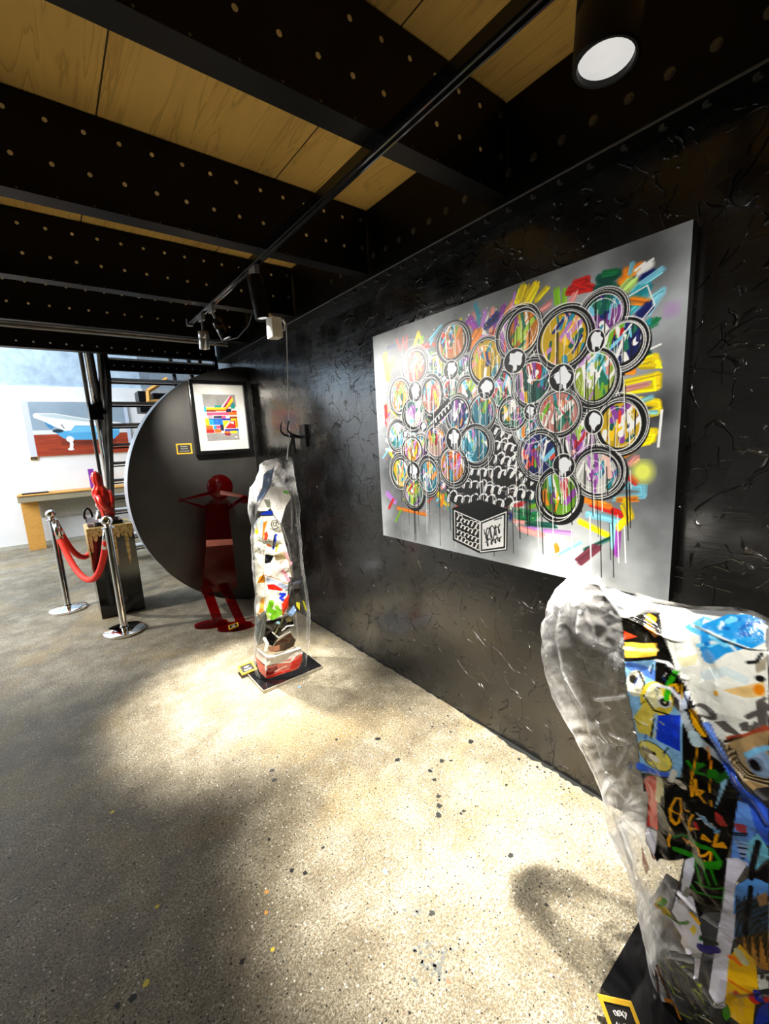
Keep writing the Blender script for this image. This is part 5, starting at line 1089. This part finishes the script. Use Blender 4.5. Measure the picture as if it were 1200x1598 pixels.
# blue diagonal and right-hand fields
bpo(B4, [(510, 1060), (580, 1080), (860, 1598), (780, 1598), (640, 1320)], (.38, .52, .85)); bpo(B5, [(840, 0), (900, 20), (1000, 180), (1200, 410), (1200, 700), (1040, 560), (970, 260)], (.20, .36, .82)); bpo(B5, [(960, 330), (1040, 360), (1100, 560), (1040, 700), (1060, 880), (900, 780), (930, 500)], (.36, .55, .85)); bpo(B5, [(1000, 700), (1110, 580), (1200, 720), (1200, 800), (1100, 900), (1040, 820)], (.42, .72, .82)); bpo(B5, [(930, 500), (1020, 520), (1030, 600), (940, 560)], (.60, .22, .26))
for i in range(14): bst(B5, [(920+i*5, 580+i*16), (1010+R.uniform(-20, 40), 590+i*16)], .0035, R.choice([(.05, .05, .07), (.35, .5, .7), (.62, .65, .75)]))
bpo(B4, [(700, 1250), (820, 1190), (1065, 1120), (1065, 1598), (900, 1598), (760, 1400)], (.66, .54, .36))
for k in range(6): bst(B4, [(720+k*14, 1250+k*10), (760+k*14, 1400), (860+k*10, 1500-k*8), (1060, 1590-k*20)], .004+.001*(k % 2), (.18, .12, .06) if k % 2 else (.82, .74, .58))
bel(B4, 1000, 1390, 130, 110, (.52, .62, .74), ang=.3); bel(B4, 960, 1390, 70, 60, (.40, .46, .54)); bel(B4, 945, 1390, 44, 46, (.05, .04, .05), ang=.5); bst(B4, [(880, 1310), (960, 1280), (1065, 1260)], .010, (.45, .70, .85))
bpo(B5, [(870, 780), (960, 790), (1040, 840), (940, 950), (930, 1190), (830, 1190), (860, 960)], (.78, .77, .82)); bpo(B6, [(830, 0), (930, 0), (950, 130), (900, 450), (860, 640), (830, 980), (690, 850), (750, 450)], (.78, .77, .81))
bpo(B5, [(940, 960), (1060, 930), (1200, 1000), (1200, 1200), (920, 1200)], (.30, .52, .78)); bpo(B6, [(940, 0), (1200, 0), (1200, 460), (900, 440)], (.30, .50, .75)); bpo(B6, [(900, 430), (1200, 400), (1200, 720), (1110, 700), (960, 480)], (.62, .42, .16))
for i in range(20): bst(B6, [(925+i*14, 60+(i*37) % 60), (915+i*14, 420+(i*53) % 260)], .0022, (.10, .09, .06))
bst(B5, [(1115, 660), (1070, 860), (1060, 940)], .010, (.05, .04, .05)); bpo(B5, [(1200, 830), (1120, 900), (1040, 930), (1120, 960), (1200, 1000)], (.05, .05, .05)); bst(B6, [(1045, 0), (1010, 250), (995, 400)], .008, (.04, .04, .05)); bpo(B6, [(1090, 80), (1180, 60), (1190, 180), (1120, 180)], (.55, .42, .28))
bpo(B6, [(860, 600), (950, 480), (1090, 640), (1110, 860), (1060, 1189), (860, 1100), (830, 950)], (.86, .66, .05)); bst(B6, [(870, 600), (900, 610), (950, 660)], .010, (.90, .42, .06)); bst(B6, [(860, 760), (960, 820), (1080, 880)], .005, (.80, .42, .05)); bst(B6, [(940, 560), (985, 640)], .018, (.72, .70, .55)); bst(B6, [(930, 860), (930, 900), (980, 920), (1020, 930)], .012, (.80, .20, .08)); bst(B6, [(1060, 920), (1060, 980), (1080, 1000)], .016, (.80, .16, .08)); bst(B6, [(1100, 870), (1110, 990), (1180, 1010)], .014, (.10, .12, .60)); bel(B6, 1180, 990, 30, 45, (.78, .14, .12)); bpo(B6, [(1100, 760), (1200, 740), (1200, 860), (1110, 850)], (.70, .70, .66)); bst(B6, [(1132, 790), (1136, 760), (1150, 785), (1153, 755)], .003, (.15, .15, .15)); bel(B6, 1185, 785, 14, 22, (.15, .15, .15)); bpo(B6, [(1060, 1189), (1110, 1060), (1200, 1020), (1200, 1189)], (.10, .18, .55))
# white splash and lower scraps
bpo(B5, [(545, 790), (620, 770), (620, 860), (590, 960), (540, 1060), (480, 1100), (440, 1180), (540, 1200), (640, 1200), (600, 1080), (520, 1000)], (.76, .76, .80)); bpo(B6, [(430, 0), (560, 60), (600, 200), (640, 380), (650, 470), (620, 640), (600, 780), (560, 760), (570, 600), (490, 520), (450, 470), (470, 330), (380, 200)], (.78, .77, .80)); bpo(B6, [(340, 260), (480, 320), (470, 420)], (.72, .72, .80)); bst(B5, [(540, 1040), (570, 980), (590, 1000), (560, 1050)], .006, (.45, .45, .40))
bst(B6, [(290, 90), (240, 180), (280, 190)], .010, (.80, .62, .05)); bst(B6, [(320, 100), (270, 160)], .012, (.16, .50, .05)); bst(B6, [(290, 200), (330, 180), (350, 210), (310, 240), (360, 250)], .012, (.72, .62, .05)); bst(B6, [(340, 240), (430, 290), (500, 280), (520, 260)], .006, (.10, .40, .06)); bpo(B6, [(530, 330), (570, 280), (590, 320), (570, 380)], (.85, .72, .06)); bst(B6, [(545, 190), (610, 270)], .008, (.85, .62, .06)); bel(B6, 622, 400, 14, 18, (.10, .45, .15)); bst(B6, [(640, 480), (740, 520)], .022, (.16, .12, .42)); bst(B6, [(650, 400), (740, 460)], .014, (.10, .16, .14))
for i in range(60):   # flaking yellow-green streaks toward the base
    x0 = R.uniform(190, 700); y0 = R.uniform(560, 1150)
    if y0 > 480+(x0-180)*.75: bst(B6, [(x0, y0), (x0+R.uniform(30, 110), y0+R.uniform(20, 80))], R.uniform(.002, .006), R.choice([(.55, .58, .15), (.62, .58, .40), (.42, .50, .12), (.66, .62, .52)]), .7)
bel(B6, 835, 1070, 40, 60, (.20, .45, .04), .8); bpo(B6, [(250, 1080), (330, 1040), (480, 1130), (520, 1189), (260, 1189)], (.03, .035, .02)); bst(B6, [(240, 760), (310, 900), (340, 1010)], .010, (.28, .13, .03)); bst(B6, [(300, 1040), (380, 1030), (440, 1140)], .008, (.60, .36, .06)); bst(B6, [(200, 1080), (250, 1080)], .02, (.52, .30, .05)); bst(B6, [(310, 1150), (400, 1180)], .012, (.08, .45, .08)); bst(B6, [(215, 800), (225, 900), (240, 1060)], .006, (.25, .06, .04))
# pale blue patch at the shoulder
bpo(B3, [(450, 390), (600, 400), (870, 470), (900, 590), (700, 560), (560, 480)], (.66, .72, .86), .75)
for Qf, pts, w in ((B7, [(200, 290), (300, 245), (360, 250), (450, 335), (640, 425), (760, 465)], .008), (B7, [(330, 220), (440, 320), (620, 400)], .005), (B7, [(150, 300), (130, 460), (165, 620), (280, 790), (350, 1000), (400, 1190)], .005), (B7, [(240, 330), (235, 420)], .008), (B7, [(100, 210), (110, 280), (150, 310)], .005), (B7, [(340, 740), (500, 690)], .004), (B7, [(350, 850), (400, 960), (370, 1100)], .004), (B7, [(420, 900), (520, 940), (450, 1060)], .004), (B7, [(700, 570), (790, 640)], .004), (B7, [(440, 140), (640, 210), (800, 290), (1100, 300)], .006), (B7, [(620, 250), (900, 330), (1180, 340)], .005), (B4, [(430, 370), (600, 430), (900, 530), (1040, 550)], .004), (B7, [(690, 450), (790, 700), (1000, 1000), (1180, 1200)], .004), (B8, [(200, 0), (330, 180), (440, 330), (660, 720)], .006), (B8, [(260, 300), (310, 430), (400, 560), (430, 900)], .005), (B8, [(330, 330), (440, 420), (560, 680)], .004), (B8, [(280, 230), (330, 390), (400, 430)], .004), (B8, [(250, 310), (300, 440), (400, 620), (420, 980), (460, 1150), (520, 1250)], .005), (B8, [(500, 640), (500, 960), (520, 1200)], .005), (B8, [(500, 960), (640, 1110), (760, 1200), (940, 1350)], .004), (B8, [(560, 600), (700, 720), (900, 900)], .003), (B8, [(600, 1110), (760, 1100)], .005), (B8, [(600, 1060), (740, 1040)], .004), (B8, [(1000, 0), (1200, 300)], .005)):
    bcr.stroke([Qf(*p) for p in pts], w, (1, 1, 1), soft=.003)  # torso folds: ridges in the sheet, plus glints put in as white
bs_ = empty('acrylic_torso_sculpture', (1.13, .21, 0), 'large crumpled clear acrylic torso with painted patches in the right foreground', 'sculpture')
rowsB = [(930, 862), (960, 850), (1000, 848), (1040, 855), (1080, 868), (1120, 888), (1160, 908), (1200, 928), (1230, 938), (1265, 946), (1300, 952), (1340, 975), (1400, 996), (1460, 1003), (1500, 1008), (1540, 1012)]
topB = bf(918, 875)[1]; zb = .024
hB = []; sL = []
for v, u in rowsB:
    s_, z_ = bf(u, v); hB.append((z_-zb)/(topB-.07-zb)); sL.append(s_)
o_ = np.argsort(hB); hB = np.array(hB)[o_]; sL = np.array(sL)[o_]
hB = np.concatenate(([0.], hB[hB > .02], [1.0])); sL = np.concatenate(([sL[0]], sL[-(len(hB)-2):], [bf(880, 900)[0]]))
sR = np.interp(hB, [0, .2, .4, .6, .8, .92, 1.], [.22, .23, .26, .33, .40, .36, .32])
tops = [bf(*p) for p in ((866, 905), (885, 893), (918, 875), (940, 905), (975, 921), (1020, 938), (1080, 949), (1150, 951), (1175, 957), (1200, 968))]
w0, w1 = sL[-1], .32
contB = dict(h=hB, sl=sL, sr=sR, tf=[0]+[float(np.clip((s-w0)/(w1-w0), 0.02, .98)) for s, z in tops]+[1.], tz=[tops[0][1]-.03]+[z for s, z in tops]+[tops[-1][1]-.12])
depB = np.interp(hB, [0, .25, .5, .8, .95, 1.], [.11, .10, .10, .12, .07, .015])
def cf_b(S, Z, fr_, HB):  # painted whitening for glints on crest, left rim and lower edge, plus faint haze
    d1 = np.clip((HB-.86)/.05, 0, 1)*np.clip(vnoise(S, Z, 20, 87, 3)*2.6-.9, 0, 1)*.75
    ed = np.clip(1-np.abs(fr_-.01)/.05, 0, 1)*np.clip(vnoise(S*.4, Z, 26, 88, 3)*2.4-.8, 0, 1)*.7
    low = np.clip((.47-HB)/.04, 0, 1)*np.clip((.22-fr_)/.08, 0, 1)*np.clip(vnoise(S*1.2, Z*.5, 24, 89, 3)*2.8-1.0, 0, .9)
    haze = np.clip(vnoise(S, Z, 7, 90, 4)*1.6-.78, 0, 1)*.04
    return d1+ed+low*.8+haze
sculpture('acrylic_sheet', bs_, (bp0[0], bp0[1], 0), bn, contB, depB, bpnt, bcr, 53, .05, 760, 900, 2.1, cf_b, zb)
b = BM(); box(b, (.955, -.12, 0), (1.42, .395, .022), .002); obj('base_plate', b, M['black_gloss'], bs_)
plaque((.925, .328, .0335), (.63, -.78, .0), (.24, .64, .73), (-.57, -.46, .59), .080, .080, 'gold framed caption card on the base of the large foreground torso', 41, lines=2)
